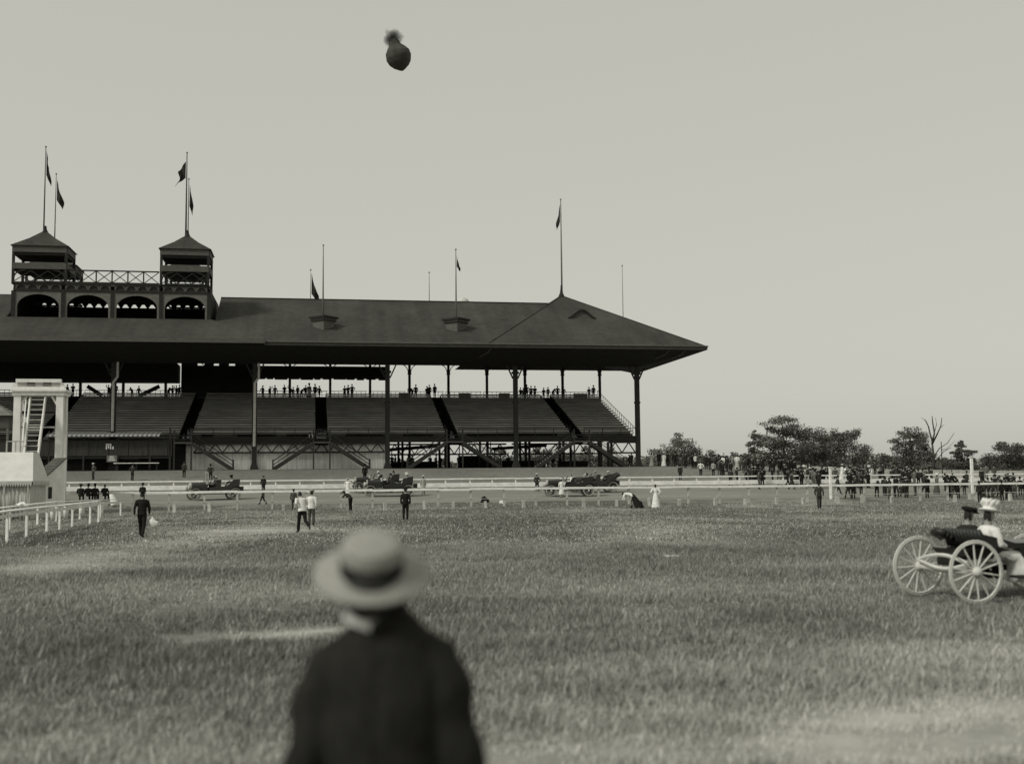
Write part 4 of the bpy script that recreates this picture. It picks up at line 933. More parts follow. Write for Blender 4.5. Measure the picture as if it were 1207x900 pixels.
person(at(773,599), .1,'hips','white','white',None,None,'dark-haired woman in white dress standing in the grass by the rail', kind='woman', scale=1.0)
person(at(966,600), -.15,'walk2','charcoal','charcoal','cap','dark','man in dark suit walking through the grass before the crowd')
person(P(onv(410,577,104)[0],104,T(onv(410,577,104)[0],104)), 2.9,'hips','white','pale','cap','pale','man in white duster coat with hands on hips left of the middle car', kind='duster')
person(P(onv(499,577,107)[0],107,T(onv(499,577,107)[0],107)), .3,'stand','pale','pale','boater','white','person in pale duster and white hat right of the middle car', kind='duster')
person(P(onv(310,592,96)[0],96,T(onv(310,592,96)[0],96)), 1.4,'walk','charcoal','black','cap','dark','boy in dark coat walking on the track right of the left car', scale=.88)
person(P(onv(310.5,570,112)[0],112,T(0,112)), .2,'stand','dark','dark','bowler','mid','man at the far rail behind the walking boy', scale=.95)
person(P(onv(633,575,109)[0],109,T(onv(633,575,109)[0],109)), .1,'pockets','charcoal','charcoal','boater','white','man in dark suit and white hat on the track left of the right cars')
person(P(onv(662,578,100)[0],100,T(onv(662,578,100)[0],100)), .2,'stand','white','pale','boater','white','man in white duster standing in front of the right car', kind='duster', scale=.98)
person(P(onv(430,560,111.5)[0],111.5,T(onv(430,560,111.5)[0],111.5)+1.0), .2,'stand','black','black','top','black','tall dark figure standing up in the car behind the middle car', scale=.95)
# left group on and beyond the near rail
for px_, v_, dz, pose, top, hat, rot, lab in ((95,89.4,.78,'sit','dark','cap',.2,'man in dark coat perched on the rail, leftmost of four'),(104,89.4,.78,'sit','black','bowler',-.1,'man in black coat perched on the rail, second of four'),
        (112,89.4,.78,'sit','black','bowler',.1,'man in black coat perched on the rail, third of four'),(123.5,89.4,.78,'sit','black',None,0,'bareheaded man in black perched on the rail, rightmost of four')):
    u = onv(px_,585,v_)[0]; person(TP(u,v_,dz), rot, pose, top, 'black', hat, 'black', lab, 'men perched on the near rail')
u = onv(130,580,97)[0]; person(TP(u,97), 1.0,'bend','white','white',None,None,'woman in white bending forward beyond the perched men', kind='woman')
u = onv(168,585,98)[0]; person(TP(u,98), .0,'stand','black','black','bowler','black','man in black on the track beyond the man in the black suit')
u = onv(110,556,126)[0]; person(TP(u,126), 2.5,'hips','grey','charcoal','boater','white','man with broad white hat on the lawn below the striped awning')
for px_, v_, pose, lab in ((156,125,'hips','man with hands on hips on the lawn before the white table'),(217,127,'stand','man standing on the lawn below the left stair'),(248,124,'pockets','man in dark suit on the lawn above the left car')):
    u = onv(px_,558,v_)[0]; person(TP(u,v_), random.uniform(-.4,.4), pose,'charcoal','dark','bowler','black',lab)
# crowd on the lawn right of the stand: (px, feet py, pose, top, bottom, hat, hatcolour, kind)
def crowd(rows, phrase, group, vmiss=None, rotr=.6, rot0=0.0, sc0=1.0):
    rows = sorted(rows, key=lambda r: r[0])
    for i, r in enumerate(rows):
        px_, py_, pose, top, bottom, hat, hc, kd = r[:8]
        q = hit(px_, py_, vmiss=vmiss+random.uniform(-1.5,1.5) if vmiss else 139)
        what = {'man':'man in %s suit' % {'black':'black','dark':'dark','charcoal':'dark grey','grey':'grey','mid':'light grey'}.get(top,'dark') if top not in ('white','pale') else 'man in white shirt','woman':'woman in white dress','duster':'man in pale coat'}[kd]
        ht = '' if not hat else {'bowler':' and bowler','boater':' and straw hat','cap':' and cap','top':' and top hat','plumed':' and plumed hat'}[hat]
        rz = rot0 + random.uniform(-rotr, rotr) if len(r) < 9 else r[8]
        person(q, rz, pose, top, bottom, hat, hc, '%s%s, %s from the left %s' % (what, ht, ordn(i), phrase), group, random.uniform(.93,1.08)*sc0, kd)
M_ = lambda px, py, pose='stand', top='black', hat='bowler': (px, py, pose, top, top, hat, 'black' if hat != 'boater' else 'straw', 'man')
W_w = lambda px, py, pose='stand': (px, py, pose, 'white', 'white', 'plumed', 'white', 'woman')
lawn = [M_(744.5,548,'stand','dark'), (768,548,'stand','pale','pale',None,None,'woman'), M_(777,549), W_w(782.6,549), M_(787,549,'stand','dark'), M_(796,550,'hips','black'), M_(803,552,'lean','grey','cap'), M_(808,551,'stand','charcoal'), M_(816.5,552), (820,552,'stand','white','dark','cap','pale','man'),
        M_(825,552,'pockets','charcoal'), M_(832.6,553,'stand','dark'), M_(837,554,'stand','dark'), M_(841.5,554,'pockets','grey'), M_(846.6,553), W_w(852,555), M_(857,556,'stand','charcoal'), M_(861.5,561,'stand','dark'), (869,554,'stand','white','pale','boater','straw','woman'), M_(874,554,'stand','mid'), M_(878.5,555,'stand','grey'),
        M_(898,556,'stand','dark'), M_(908,556,'hips','dark'), M_(912.5,556,'stand','charcoal'), M_(921,556,'pockets'), M_(924,557,'stand','dark')]
rl_ = random.Random(8)
for k in range(24): lawn.append(M_(rl_.gauss(rl_.choice([830,848,872,884,899,911,922,934,946]),4), rl_.uniform(552,560), rl_.choice(['stand','pockets','hips','fold','walk']), rl_.choice(['black','dark','charcoal','grey','black']), rl_.choice(['bowler','bowler','cap','boater'])))
crowd(lawn, 'on the lawn crest', 'people on the lawn crest right of the stand', 138)
slope = [M_(802,566,'stand','dark'), (826,561,'hips','white','charcoal','cap','pale','man'), (841,561,'stand','pale','dark','cap','dark','man'), M_(852.5,561,'pockets','dark','cap')]
crowd(slope, 'of four on the lawn slope', 'people lower on the lawn slope', 130)
trackp = [M_(861.5,573,'walk','charcoal','cap'), M_(880,573,'walk'), M_(884,570,'walk2','dark'), M_(889,571,'walk2','grey'), M_(893,571,'walk','charcoal'), M_(900.5,571,'walk','dark'), M_(910.6,570,'stand'), M_(918,569,'walk2','charcoal'),
          M_(928.5,574,'walk'), M_(933,577,'walk2','charcoal'), M_(939,572,'hips','black'), M_(945,575,'walk','black'), M_(950,569,'stand','mid','boater'), M_(956,569,'stand','grey'), M_(962,573,'walk2'), M_(970,571,'stand'), M_(974,571), M_(985,570,'pockets','grey','boater'), M_(988,583,'walk','charcoal'),
          (993,567,'stand','white','white','boater','white','woman'), (998,568,'stand','white','grey','cap','pale','man'), M_(1002.5,571), M_(1008,571,'stand','dark'), M_(1014,572,'walk','black'), M_(1018,571,'stand','dark'), M_(1022.5,571,'walk2'), M_(1031.6,560,'stand','charcoal'), M_(1037.8,570,'stand','black','boater'),
          M_(1052,571,'pockets','charcoal'), M_(1058,566,'stand','grey'), M_(1064,572,'walk','dark'), M_(1067.5,572,'stand','grey'), M_(1074.6,571,'arm','dark'), M_(1078,566,'walk2','charcoal'), M_(1083,573,'stand','charcoal'), M_(1088,573,'pockets','dark'), M_(1091.5,571,'stand','mid'),
          (1105,582,'stand','mid','grey','plumed','white','woman'), M_(1157.5,571,'stand','dark','boater'), M_(1140,575,'stand','charcoal'), M_(1163,566,'stand','mid'), M_(1172,562,'stand','grey')]
rx = random.Random(5)
for k in range(54):
    x_ = rx.gauss(rx.choice([883,897,926,934,944,963,972,1003,1010,1020,1050,1075]), 4.5); trackp.append(M_(x_, rx.uniform(568,577) if k > 10 else rx.uniform(558,567), rx.choice(['stand','walk','walk2','pockets','hips','fold','arm']), rx.choice(['black','black','dark','charcoal','grey','mid','charcoal']), rx.choice(['bowler','bowler','cap','boater'])))
for k in range(10): trackp.append(M_(rx.uniform(1040,1100), rx.uniform(562,572), rx.choice(['stand','walk','walk2','arm']), rx.choice(['black','dark','charcoal']), rx.choice(['bowler','cap'])))
for x_, y_ in ((948,570),(955,571),(1025,571)): trackp.append((x_, y_, 'stand','white','white','plumed','white','woman'))
crowd([r for r in trackp if r[0] < 979], 'of the left-hand crowd', 'crowd on the track left of the slim white post', 132, 1.1, -.6, 1.04)
crowd([r for r in trackp if r[0] >= 979], 'of the right-hand crowd', 'crowd on the track right of the slim white post', 132, 1.1, -.6, 1.04)
railp = [M_(1000,588,'walk','charcoal'), M_(1006,588,'arm','black','cap'), M_(1034,586,'lean','black'), M_(1044,584,'stand','charcoal'), M_(1054.5,586,'lean','dark'), M_(1063,586,'sit','charcoal'), M_(1068.5,587,'hips','dark','boater'), M_(1079,584,'lean','grey'), M_(1093,587,'bend','black',None), M_(1117.5,585,'stand','black'), M_(1121,585,'stand','dark'), M_(1129.5,588,'hips','black'),
         M_(1137,583,'stand','charcoal'), M_(1155,592,'stand','dark'), M_(1160,586,'walk2','charcoal'), M_(1170,586,'stand','grey'), M_(1174,583,'pockets','charcoal'), M_(1181.5,590,'stand','black'), M_(1187.5,588,'stand','black'), M_(1196,587,'pockets','grey'), M_(1203,584,'stand','dark'), M_(1209,588,'stand','black')]
for k in range(26):
    x_ = rx.gauss(rx.choice([1010,1047,1066,1090,1122,1160,1185,1192]), 5); railp.append(M_(x_, rx.uniform(577,589), rx.choice(['stand','walk','walk2','lean','hips','fold','pockets']), rx.choice(['black','dark','charcoal','grey','black']), rx.choice(['bowler','bowler','cap','boater'])))
crowd(railp, 'along the near rail', 'people along the near rail at the right', 90, .5)
# gallery
gxs = [80,86,127,130.5,136,156.6,164,199,204,208,212, 309,318.6,324.6,336,341,346,351,355.5,360,366,371.4,377,406,410.4,415,483,486.5,491,503.4,507,512,613,617,621,625,631,640,646.6,652.7,658,664,695,700]
for i, px_ in enumerate(gxs):
    w_ = 21.6+random.uniform(-1.5,1.1); u = onv(px_+random.uniform(-1,1),463,V0+w_)[0]; pose = random.choice(['stand','pockets','hips','stand','fold','walk','arm','lean'])
    wm = px_ in (366.5,)
    person(P(u,V0+w_,gz-.05), random.uniform(-.5,.5)+random.choice([0,math.pi]), pose, random.choice(['black','dark','charcoal']),'black', random.choice(['bowler','bowler','boater','cap']),'black',
           'dark figure standing on the rear gallery above the seats, %s from the left' % ordn(i), 'figures standing on the rear gallery', random.uniform(.86,1.1))
u = onv(364.5,466,V0+19.6)[0]; person(P(u,V0+19.6,gz-.05), .2,'stand','pale','white','plumed','dark','woman in white skirt at the front of the rear gallery group', kind='woman')
u = onv(370,513,V0+.5)[0]
person(P(u-.2,V0-.45,6.87), 3.0,'bend','white','charcoal','cap','dark','person in white shirt stooping at the head of the second stair', scale=.9)
# figures under the stand
ux = [462,466,470,475,481,486,507,514,519,541,556,567,590,599,646,652,660,742]
for i, px_ in enumerate(ux):
    v_ = V0+random.uniform(5,16); u = onv(px_,550,v_)[0]
    person(P(u,v_,ZB+.02), random.uniform(-3,3), random.choice(['stand','pockets','walk','fold']),'black' if i != 3 else 'pale','black', random.choice(['bowler','cap','boater']),'black','shadowed figure standing beneath the tiers, %s from the left' % ordn(i),'figures in the shade beneath the tiers', random.uniform(.95,1.03))

# ------------------------------------------------------------------ motor cars
WHEEL = {}
def wheel_meshes(R, tyre_r, nsp, key):
    t = MB().ring(R-tyre_r, tyre_r, 28, 8).mesh('tyre', m_tyre, True); r = MB().ring(R-2*tyre_r-.015, .022, 24, 6).mesh('rim', m_cardark, True)
    s = MB()
    for k in range(nsp): a = 2*math.pi*k/nsp; s.tube([(.05*math.cos(a),0,.05*math.sin(a)),((R-2*tyre_r)*math.cos(a),0,(R-2*tyre_r)*math.sin(a))],[.05*R*.7,.036*R*.7],6,(0,1,0))
    h = MB().lathe([(.03,-.1),(.075,-.06),(.085,.04),(.05,.1)],12,Matrix.Rotation(math.pi/2,4,'X'))
    WHEEL[key] = (t, r, s.mesh('spokes', m_cardark), h.mesh('hub', m_brass, True))
wheel_meshes(.46,.055,12,'car')
def add_wheel(par, loc, key, mats=None, rz=0):
    t, r, s, h = WHEEL[key]; w = bpy.data.objects.new('wheel', t); COL.objects.link(w); w.parent = par; w.location = loc; w.rotation_euler = (0, random.uniform(0,.4), rz)
    for nm, me in (('rim',r),('spokes',s),('hub',h)): put(nm, me, w)
def car(label, u, v, rz, top_up, body_mat, top_kind=True):
    o = thing('touring_car', label, 'car', TP(u, v, .02), rz, 'open motor cars on the track')
    for x in (1.55,-1.5):
        for y in (.7,-.7): add_wheel(o, (x,y,.46), 'car', rz=.15 if x > 0 else 0)
        MB().beam((x,-.7,.46),(x,.7,.46),.07,.07).build('axle', m_iron, o)
    for y in (.36,-.36): MB().box(-2.0,2.05,y-.05,y+.05,.5,.62).build('chassis_rail', m_iron, o)
    # bonnet with rounded top
    bn = MB(); A = [(-.36,.64),(-.36,1.0),(-.28,1.12),(-.14,1.17),(.14,1.17),(.28,1.12),(.36,1.0),(.36,.64)]
    bn.add([(1.75,y*.9,z*.97) for y,z in A]+[(.62,y,z) for y,z in A],[(i,i+1,9+i,8+i)[::-1] for i in range(7)]+[tuple(range(8)),tuple(range(15,7,-1))]); bn.build('bonnet', body_mat, o)
    MB().box(1.76,1.85,-.33,.33,.6,1.16).build('radiator', m_brass, o)
    MB().hexa([(.62,-.42,.62),(.66,-.42,.62),(.66,.42,.62),(.62,.42,.62),(.5,-.42,1.3),(.54,-.42,1.3),(.54,.42,1.3),(.5,.42,1.3)]).build('dashboard', body_mat, o)
    # body tub: side panels with raised seat backs
    side = [(.5,.62),(.5,.86),(.05,.86),(-.1,1.18),(-.38,1.22),(-.42,.92),(-.95,.9),(-1.15,1.2),(-1.75,1.34),(-1.85,1.2),(-1.8,.62)]
    for y in (.55,-.59):
        n_ = len(side); MB().add([(x,y,z) for x,z in side]+[(x,y+.04,z) for x,z in side],[tuple(range(n_))[::-1],tuple(range(n_,2*n_))]+[(i,(i+1)%n_,n_+(i+1)%n_,n_+i) for i in range(n_)]).build('side_panel', body_mat, o)
    MB().box(-1.8,.5,-.55,.55,.6,.68).build('floor', m_timber, o)
    MB().hexa([(-1.82,-.56,.62),(-1.74,-.56,.62),(-1.74,.56,.62),(-1.82,.56,.62),(-1.9,-.56,1.34),(-1.8,-.56,1.34),(-1.8,.56,1.34),(-1.9,.56,1.34)]).build('rear_panel', body_mat, o)
    for x in (-.35,-1.7):
        MB().box(x,x+.55,-.53,.53,.69,.92).build('seat', m_leather, o); MB().hexa([(x-.02,-.53,.92),(x+.14,-.53,.92),(x+.14,.53,.92),(x-.02,.53,.92),(x-.12,-.53,1.3),(x+.02,-.53,1.3),(x+.02,.53,1.3),(x-.12,.53,1.3)]).build('seat_back', m_leather, o)
    # mudguards
    for x, a0, a1 in ((1.55,20,165),(-1.5,15,170)):
        for y in (.7,-.7):
            mg_ = MB(); R_ = .56; n_ = 8
            for k in range(n_+1):
                t = math.radians(lerp(a0,a1,k/n_)); cx, cz = x+R_*math.cos(t), .46+R_*math.sin(t)
                mg_.v += [(cx,y-.13,cz),(cx,y+.13,cz),(cx,y-.13,cz+.02),(cx,y+.13,cz+.02)]
            for k in range(n_):
                b = 4*k; mg_.f += [(b,b+1,b+5,b+4),(b+2,b+6,b+7,b+3),(b,b+4,b+6,b+2),(b+1,b+3,b+7,b+5)]
            mg_.build('mudguard', body_mat, o)
    for y in (.7,-.7): MB().box(-1.0,1.05,y-.14,y+.14,.42,.46).build('running_board', body_mat, o)
    for y in (.42,-.42):
        MB().lathe([(.05,-.12),(.13,-.08),(.15,.08),(.15,.1)],14,Matrix.Translation((1.95,y,.86)) @ Matrix.Rotation(math.pi/2,4,'Y')).build('headlight', m_brass, o, True)
        MB().box(.6,.72,y*1.25-.06,y*1.25+.06,1.05,1.28).build('side_lamp', m_brass, o)
    sw = MB().ring(.2,.018,18,6,Matrix.Translation((.18,-.28,1.2)) @ Matrix.Rotation(1.0,4,'Y') @ Matrix.Rotation(math.pi/2,4,'X')).tube([(.5,-.28,.85),(.18,-.28,1.2)],[.02,.02],6); sw.build('steering_wheel', m_iron, o)
    if top_kind:
        tp = MB()
        for k in range(4): tp.tube([(-1.76-.1*k,-.6,1.14+.035*k),(-1.8-.11*k,0,1.2+.045*k),(-1.76-.1*k,.6,1.14+.035*k)],[(.13,.11)]*3,8,(0,0,1))
        tp.build('folded_top', m_leather, o, True)
        for y in (.6,-.6): MB().beam((-1.4,y,.95),(-2.1,y,1.24),.03,.05).build('top_bow', m_iron, o)
    if top_up:
        for y in (.5,-.5): MB().beam((.52,y,1.25),(.56,y,1.75),.03,.03).build('windscreen_post', m_brass, o)
        MB().beam((.56,-.5,1.75),(.56,.5,1.75),.03,.03).build('windscreen_frame', m_brass, o)
    MB().box(-2.25,-1.95,-.3,.3,.62,.9).build('rear_trunk', body_mat, o)
    for c_ in o.children:
        if c_.name.split('.')[0] not in ('wheel', 'axle', 'mudguard', 'running_board', 'chassis_rail'): c_.scale.z = 1.28; c_.location.z = -.5*.28
    o.scale = (1.12,)*3
    return o
def rider(c, x, y, label, top, bottom, hat, hc, kind='man'):
    M = Matrix.Rotation(c.rotation_euler.z,4,'Z'); q = c.location + M @ Vector((x*1.12,y*1.12,.72))
    person(q, c.rotation_euler.z - math.pi/2, 'sit', top, bottom, hat, hc, label, 'people riding in the motor cars', 1.0, kind)
HD = AZ + math.pi
c1 = car('dark open car facing left at the left, brass lamps', onv(252,585,103)[0], 103, HD+.32, True, m_cardark, False)
rider(c1,-.12,-.28,'driver in grey coat in the left car','grey','black','cap','black'); rider(c1,-.12,.28,'pale-hatted passenger beside the driver of the left car','charcoal','black','boater','straw'); rider(c1,-1.45,-.28,'woman in pale blouse on the rear seat of the left car','pale','mid','plumed','dark','woman')
c2 = car('black open car facing left in the middle, white tyres', onv(459,582,105)[0], 105, HD, False, m_carblack, False)
rider(c2,-.12,.26,'dark-suited driver of the middle car','charcoal','black','cap','black'); rider(c2,-.12,-.28,'front passenger of the middle car in grey','grey','dark','bowler','black')
rider(c2,-1.45,-.26,'woman with big white hat on the rear seat of the middle car','pale','pale','plumed','white','woman'); rider(c2,-1.45,.28,'man in white cap on the rear seat of the middle car','dark','dark','boater','white')
c2b = car('black car partly hidden behind the left end of the middle car', onv(444,575,110.6)[0], 110.6, HD+.05, False, m_carblack, False)
rider(c2b,-.12,.28,'pale-hatted driver of the half-hidden car','pale','dark','boater','white'); rider(c2b,-1.45,.1,'dark passenger in the rear of the half-hidden car','dark','dark','bowler','black')
c3 = car('dark open car facing left at the right, behind the man in white', onv(671,581,102)[0], 102, HD-.08, False, m_carblack, False)
rider(c3,-.12,.26,'driver in white shirt in the right car','white','dark',None,None); rider(c3,-1.45,-.26,'passenger in dark coat and white hat in the right car','dark','dark','boater','white'); rider(c3,-1.45,.26,'dark passenger at the far rear seat of the right car','black','black','bowler','black')
c4 = car('dark car with tall folded top behind the right car', onv(700,577,107)[0], 107, HD+.1, False, m_cardark, True)
rider(c4,-.12,.1,'passenger in grey coat in the rearmost right car','mid','dark','cap','pale'); rider(c4,-1.3,.1,'dark passenger under the folded top of the rearmost car','dark','dark','boater','white')

# ------------------------------------------------------------------ carriage
wheel_meshes(.52,.016,14,'cart')
t_, r_, s_, h_ = WHEEL['cart']
for me_ in (t_, r_, s_, h_): me_.materials.clear(); me_.materials.append(m_spoke)
cq = hit(1117,707); CH = math.radians(16)
cg = thing('carriage', 'black open carriage with pale spoked wheels at the right edge', 'carriage', cq, CH)
WBs = 2.3
for y in (-.76,.76):
    add_wheel(cg,(0,y,.52),'cart'); add_wheel(cg,(WBs,y,.52),'cart')
MB().tube([(0,-.8,.52),(0,0,.49),(0,.8,.52)],[.04,.045,.04],8).build('rear_axle', m_spoke, cg); MB().tube([(WBs,-.8,.52),(WBs,.8,.52)],[.035]*2,8).build('front_axle', m_spoke, cg)
for x in (-.07, WBs-.05):
    sp = MB()
    for k in (1,-1):
        pts = [(x,lerp(-.66,.66,i/10),.64+k*.115*math.sin(math.pi*i/10)) for i in range(11)]; sp.tube(pts,[(.03,.034)]*11,6,(1,0,0))
    sp.build('elliptic_spring', m_spoke, cg)
MB().tube([(0,-.1,.5),(WBs*.5,-.1,.6),(WBs,-.1,.5)],[.03]*3,6).build('reach_bar', m_spoke, cg)
MB().tube([(0,.1,.5),(WBs*.5,.1,.58),(WBs,.1,.5)],[.03]*3,6).build('reach_bar', m_spoke, cg)
SX = .36
MB().hexa([(.1,-.36,.74),(2.75,-.4,.5),(2.75,.4,.5),(.1,.36,.74),(.06,-.46,.86),(2.75,-.46,.86),(2.75,.46,.86),(.06,.46,.86)]).build('body_tub', m_carblack, cg)
for y in (-.5,.46): MB().hexa([(.05+SX,y,.87),(.95+SX,y,.865),(.95+SX,y+.04,.865),(.05+SX,y+.04,.87),(-.04+SX,y,1.12),(.4+SX,y,1.02),(.4+SX,y+.04,1.02),(-.04+SX,y+.04,1.12)]).build('arm_panel', m_carblack, cg)
MB().box(.1+SX,.62+SX,-.455,.455,.865,.95).build('seat', m_leather, cg)
bkm = MB(); n_ = 11
for i in range(n_):
    y = lerp(-.45,.45,i/(n_-1)); bkm.tube([(.07+SX,y,.88),(.02+SX,y,1.04),(-.05+SX,y,1.17)],[(.05,.05),(.055,.055),(.045,.045)],8,(0,1,0))
bkm.build('seat_back', m_leather, cg, True)
ft = MB()
for k in range(3): ft.tube([(-.06+SX-.07*k,.2,1.02+.04*k),(-.1+SX-.08*k,.36,1.06+.045*k),(-.06+SX-.07*k,.55,1.02+.04*k)],[(.06,.05)]*3,8,(0,0,1))
ft.build('folded_hood', m_leather, cg, True)
MB().hexa([(1.25,-.47,.45),(2.75,-.47,.45),(2.75,.47,.45),(1.25,.47,.45),(1.05,-.48,.95),(2.75,-.48,.98),(2.75,.48,.98),(1.05,.48,.95)]).build('front_body', m_carblack, cg)
MB().box(.12,.42,.05,.4,.56,.735).build('rear_box', m_carblack, cg)
for y in (-.56,.56): MB().box(.9,1.4,y-.12,y+.12,.38,.42).build('step', m_iron, cg)
Mc = Matrix.Rotation(CH,4,'Z')
person(cq+Mc @ Vector((.66,.22,.26)), CH-math.pi/2+.1,'sit','dark','black','cap','black','man in dark coat and cap riding in the carriage', scale=.98)
person(cq+Mc @ Vector((.72,-.22,.24)), CH-math.pi/2-.1,'sit','white','white','plumed','white','woman in white blouse and plumed white hat riding in the carriage', kind='woman', scale=1.0)

# ------------------------------------------------------------------ the man in the foreground
hm = thing('person', 'man in dark jacket and straw boater seen from behind, looking up', 'person', (-.385, 3.35, 0), .0)
jm = dict(POSE['stand']); S_ = 1.03
fj = J(pel=(.02,0,1.0), waist=(.02,0,1.16), chest=(.0,-.01,1.4), nk=(-.01,.0,1.585), hd=(-.02,.0,1.71), sL=(-.14,0,1.515), eL=(-.222,-.02,1.18), hL=(-.245,.08,.9), sR=(.152,0,1.54), eR=(.24,-.02,1.2), hR=(.275,.08,.93),
       pL=(-.09,0,.95), kL=(-.1,.03,.52), pR=(.1,0,.95), kR=(.11,.03,.52))
# head tilted back: centre pushed back over the collar
fj['hd'] = (-.02,-.03,1.735)
hbm = MB(); head_tubes(hbm, fj['hd'], fj['nk'], 1.08)
hbm.tube([fj['pel'],fj['waist'],fj['chest'],fj['nk']],[(.15,.1),(.14,.1),(.17,.11),(.06,.06)],12); hbm.tube([fj['sL'],fj['chest'],fj['sR']],[.055,.07,.055],8,(0,1,0))
for s in 'LR':
    sg_ = -1 if s == 'L' else 1
    limb(hbm,[fj['s'+s],fj['e'+s],fj['h'+s]],[.05,.04,.03]); h = Vector(fj['h'+s])
    hbm.tube([h,h+Vector((0,.02,-.05)),h+Vector((0,.03,-.1))],[(.022,.034),(.02,.044),(.016,.042)],9,(1,0,0))
    for k, (dy, L) in enumerate(((-.03,.065),(-.01,.08),(.012,.085),(.034,.075))):
        hbm.tube([h+Vector((0,.03+dy,-.09)),h+Vector((-sg_*.008,.035+dy,-.09-L*.5)),h+Vector((-sg_*.03,.04+dy,-.09-L))],[.0095,.009,.008],6)
    hbm.tube([h+Vector((0,.05,-.03)),h+Vector((-sg_*.015,.085,-.06)),h+Vector((-sg_*.02,.09,-.1))],[.013,.011,.009],6)
    limb(hbm,[fj['p'+s],mid(fj['p'+s],fj['k'+s],.3),fj['k'+s],mid(fj['k'+s],fj['a'+s],.35),fj['a'+s]],[.085,.08,.055,.052,.038]); limb(hbm,[mid(fj['a'+s],fj['t'+s],-.25),mid(fj['a'+s],fj['t'+s],.35),fj['t'+s]],[.045,.05,.035])
hb_me = remesh(hbm,'body',.009,.5)
for mm in (m_skin,m_hair,m_shoe): hb_me.materials.append(mm)
hv = Vector(fj['hd'])
for p in hb_me.polygons:
    c = p.center
    if (c-hv).length < .2 and c.z > hv.z-.06 and (c.y < hv.y+.02 or c.z > hv.z+.06): p.material_index = 1
    elif c.z < .13: p.material_index = 2
put('body', hb_me, hm)
jk = MB()
jk.tube([(.01,0,.83),(.01,0,.98),(.01,0,1.16),(.01,-.005,1.32),(.008,-.005,1.44),(.008,-.005,1.515),(.01,-.005,1.57),(.012,-.005,1.615),(.012,-.008,1.65),(.012,-.012,1.68)],
        [(.2,.15),(.19,.145),(.175,.14),(.19,.145),(.2,.14),(.198,.13),(.18,.12),(.145,.108),(.102,.09),(.078,.078)],28)
for s in 'LR':
    sg_ = -1 if s == 'L' else 1; a_ = Vector(fj['s'+s]); top_ = (a_+Vector((-sg_*.09,0,.055)))
    jk.tube([top_,a_+Vector((sg_*.005,0,.005)),mid(fj['s'+s],fj['e'+s],.25),mid(fj['s'+s],fj['e'+s],.6),fj['e'+s],mid(fj['e'+s],fj['h'+s]),fj['h'+s]],[.06,.082,.088,.08,.07,.062,.05],16)
jk_me = remesh(jk,'jacket',.011,.6,smooth_it=9); jk_me.materials.append(mat('black wool jacket', .022, .95, .3, 30, (1,1,.5), .05, .4))
nm_ = [v.normal.copy() for v in jk_me.vertices]
for v, n0 in zip(jk_me.vertices, nm_):          # creases: diagonal pulls at the shoulder blades, drape folds, back seam
    x, y, z = v.co; f_ = .006*math.sin(34*(z-1.3)+22*abs(x)+3*math.sin(9*x)) * (1 if abs(x) > .17 else .45) + .005*math.sin(46*x+4*z)*sm((1.35-z)/.3) + .004*math.sin(28*(z-.6*abs(x))+11*x)
    if y < 0 and abs(x-.006) < .012: f_ -= .006
    if y < 0 and abs(abs(x-.006)-(.145+.04*(1.5-z))) < .01 and z < 1.5: f_ -= .005
    v.co += n0*f_
jc = put('jacket', jk_me, hm)
MB().lathe([(.082,-.03),(.09,-.028),(.08,.035),(.074,.038),(.07,.0)],24,Matrix.Translation((.006,-.02,1.652)) @ Matrix.Rotation(math.radians(-14),4,'Y')).build('jacket_collar', CL['black'], jc, True)
put('trousers', trouser_mesh(fj,'hero_trousers'), hm, material=CL['dark'])
Mcol = Matrix.Translation((-.033,-.028,1.64)) @ Matrix.Rotation(math.radians(20),4,'Y')
MB().lathe([(.07,0),(.076,.0),(.074,.052),(.069,.052)],20,Mcol).build('collar', mat('starched collar', .85, .6, .03), hm, True)
Mh = Matrix.Translation((-.024,-.02,1.793)) @ Matrix.Rotation(math.radians(4),4,'Y') @ Matrix.Rotation(math.radians(25),4,'X') @ Matrix.Scale(1.06,4,(0,1,0))
hh = MB().lathe([(.09,-.004),(.165,-.010),(.167,-.004),(.165,.002),(.088,.006),(.088,.05),(.0885,.052),(.085,.093),(.078,.1),(.02,.102)],40,Mh).build('straw_hat', mat('woven straw', .31, .8, .25, 60, bump=.5), hm, True)
MB().lathe([(.0895,.007),(.0915,.009),(.091,.05),(.0885,.052)],40,Mh).build('hat_band', CL['black'], hh, True)

# ------------------------------------------------------------------ small heaps by the near rail
def heap(px, py, sx, h, ma, label):
    q = hit(px, py); mb = MB(); n = 14; r = random.Random(px)
    for j in range(6):
        a = j/5*math.pi/2
        for k in range(n): b = 2*math.pi*k/n; rr = math.cos(a)*(1+.25*math.sin(3*b+j)+r.uniform(-.1,.1)); mb.v.append((sx*rr*math.cos(b), .3*rr*math.sin(b), h*math.sin(a)*(1+.3*math.sin(2*b))))
    for j in range(5):
        for k in range(n): mb.f.append((j*n+k,j*n+(k+1)%n,(j+1)*n+(k+1)%n,(j+1)*n+k))
    o = mb.build('coat_heap', ma, None, True); o.location = q; tag(o, label, 'bundle')
heap(571,592,.36,.42,CL['black'],'dark bundle of clothing in the grass before the near rail'); heap(592,593,.3,.22,CL['white'],'small pale bundle in the grass beside the dark bundle')
heap(752,594,.34,.3,CL['black'],'dark bundle in the grass behind the bending woman')

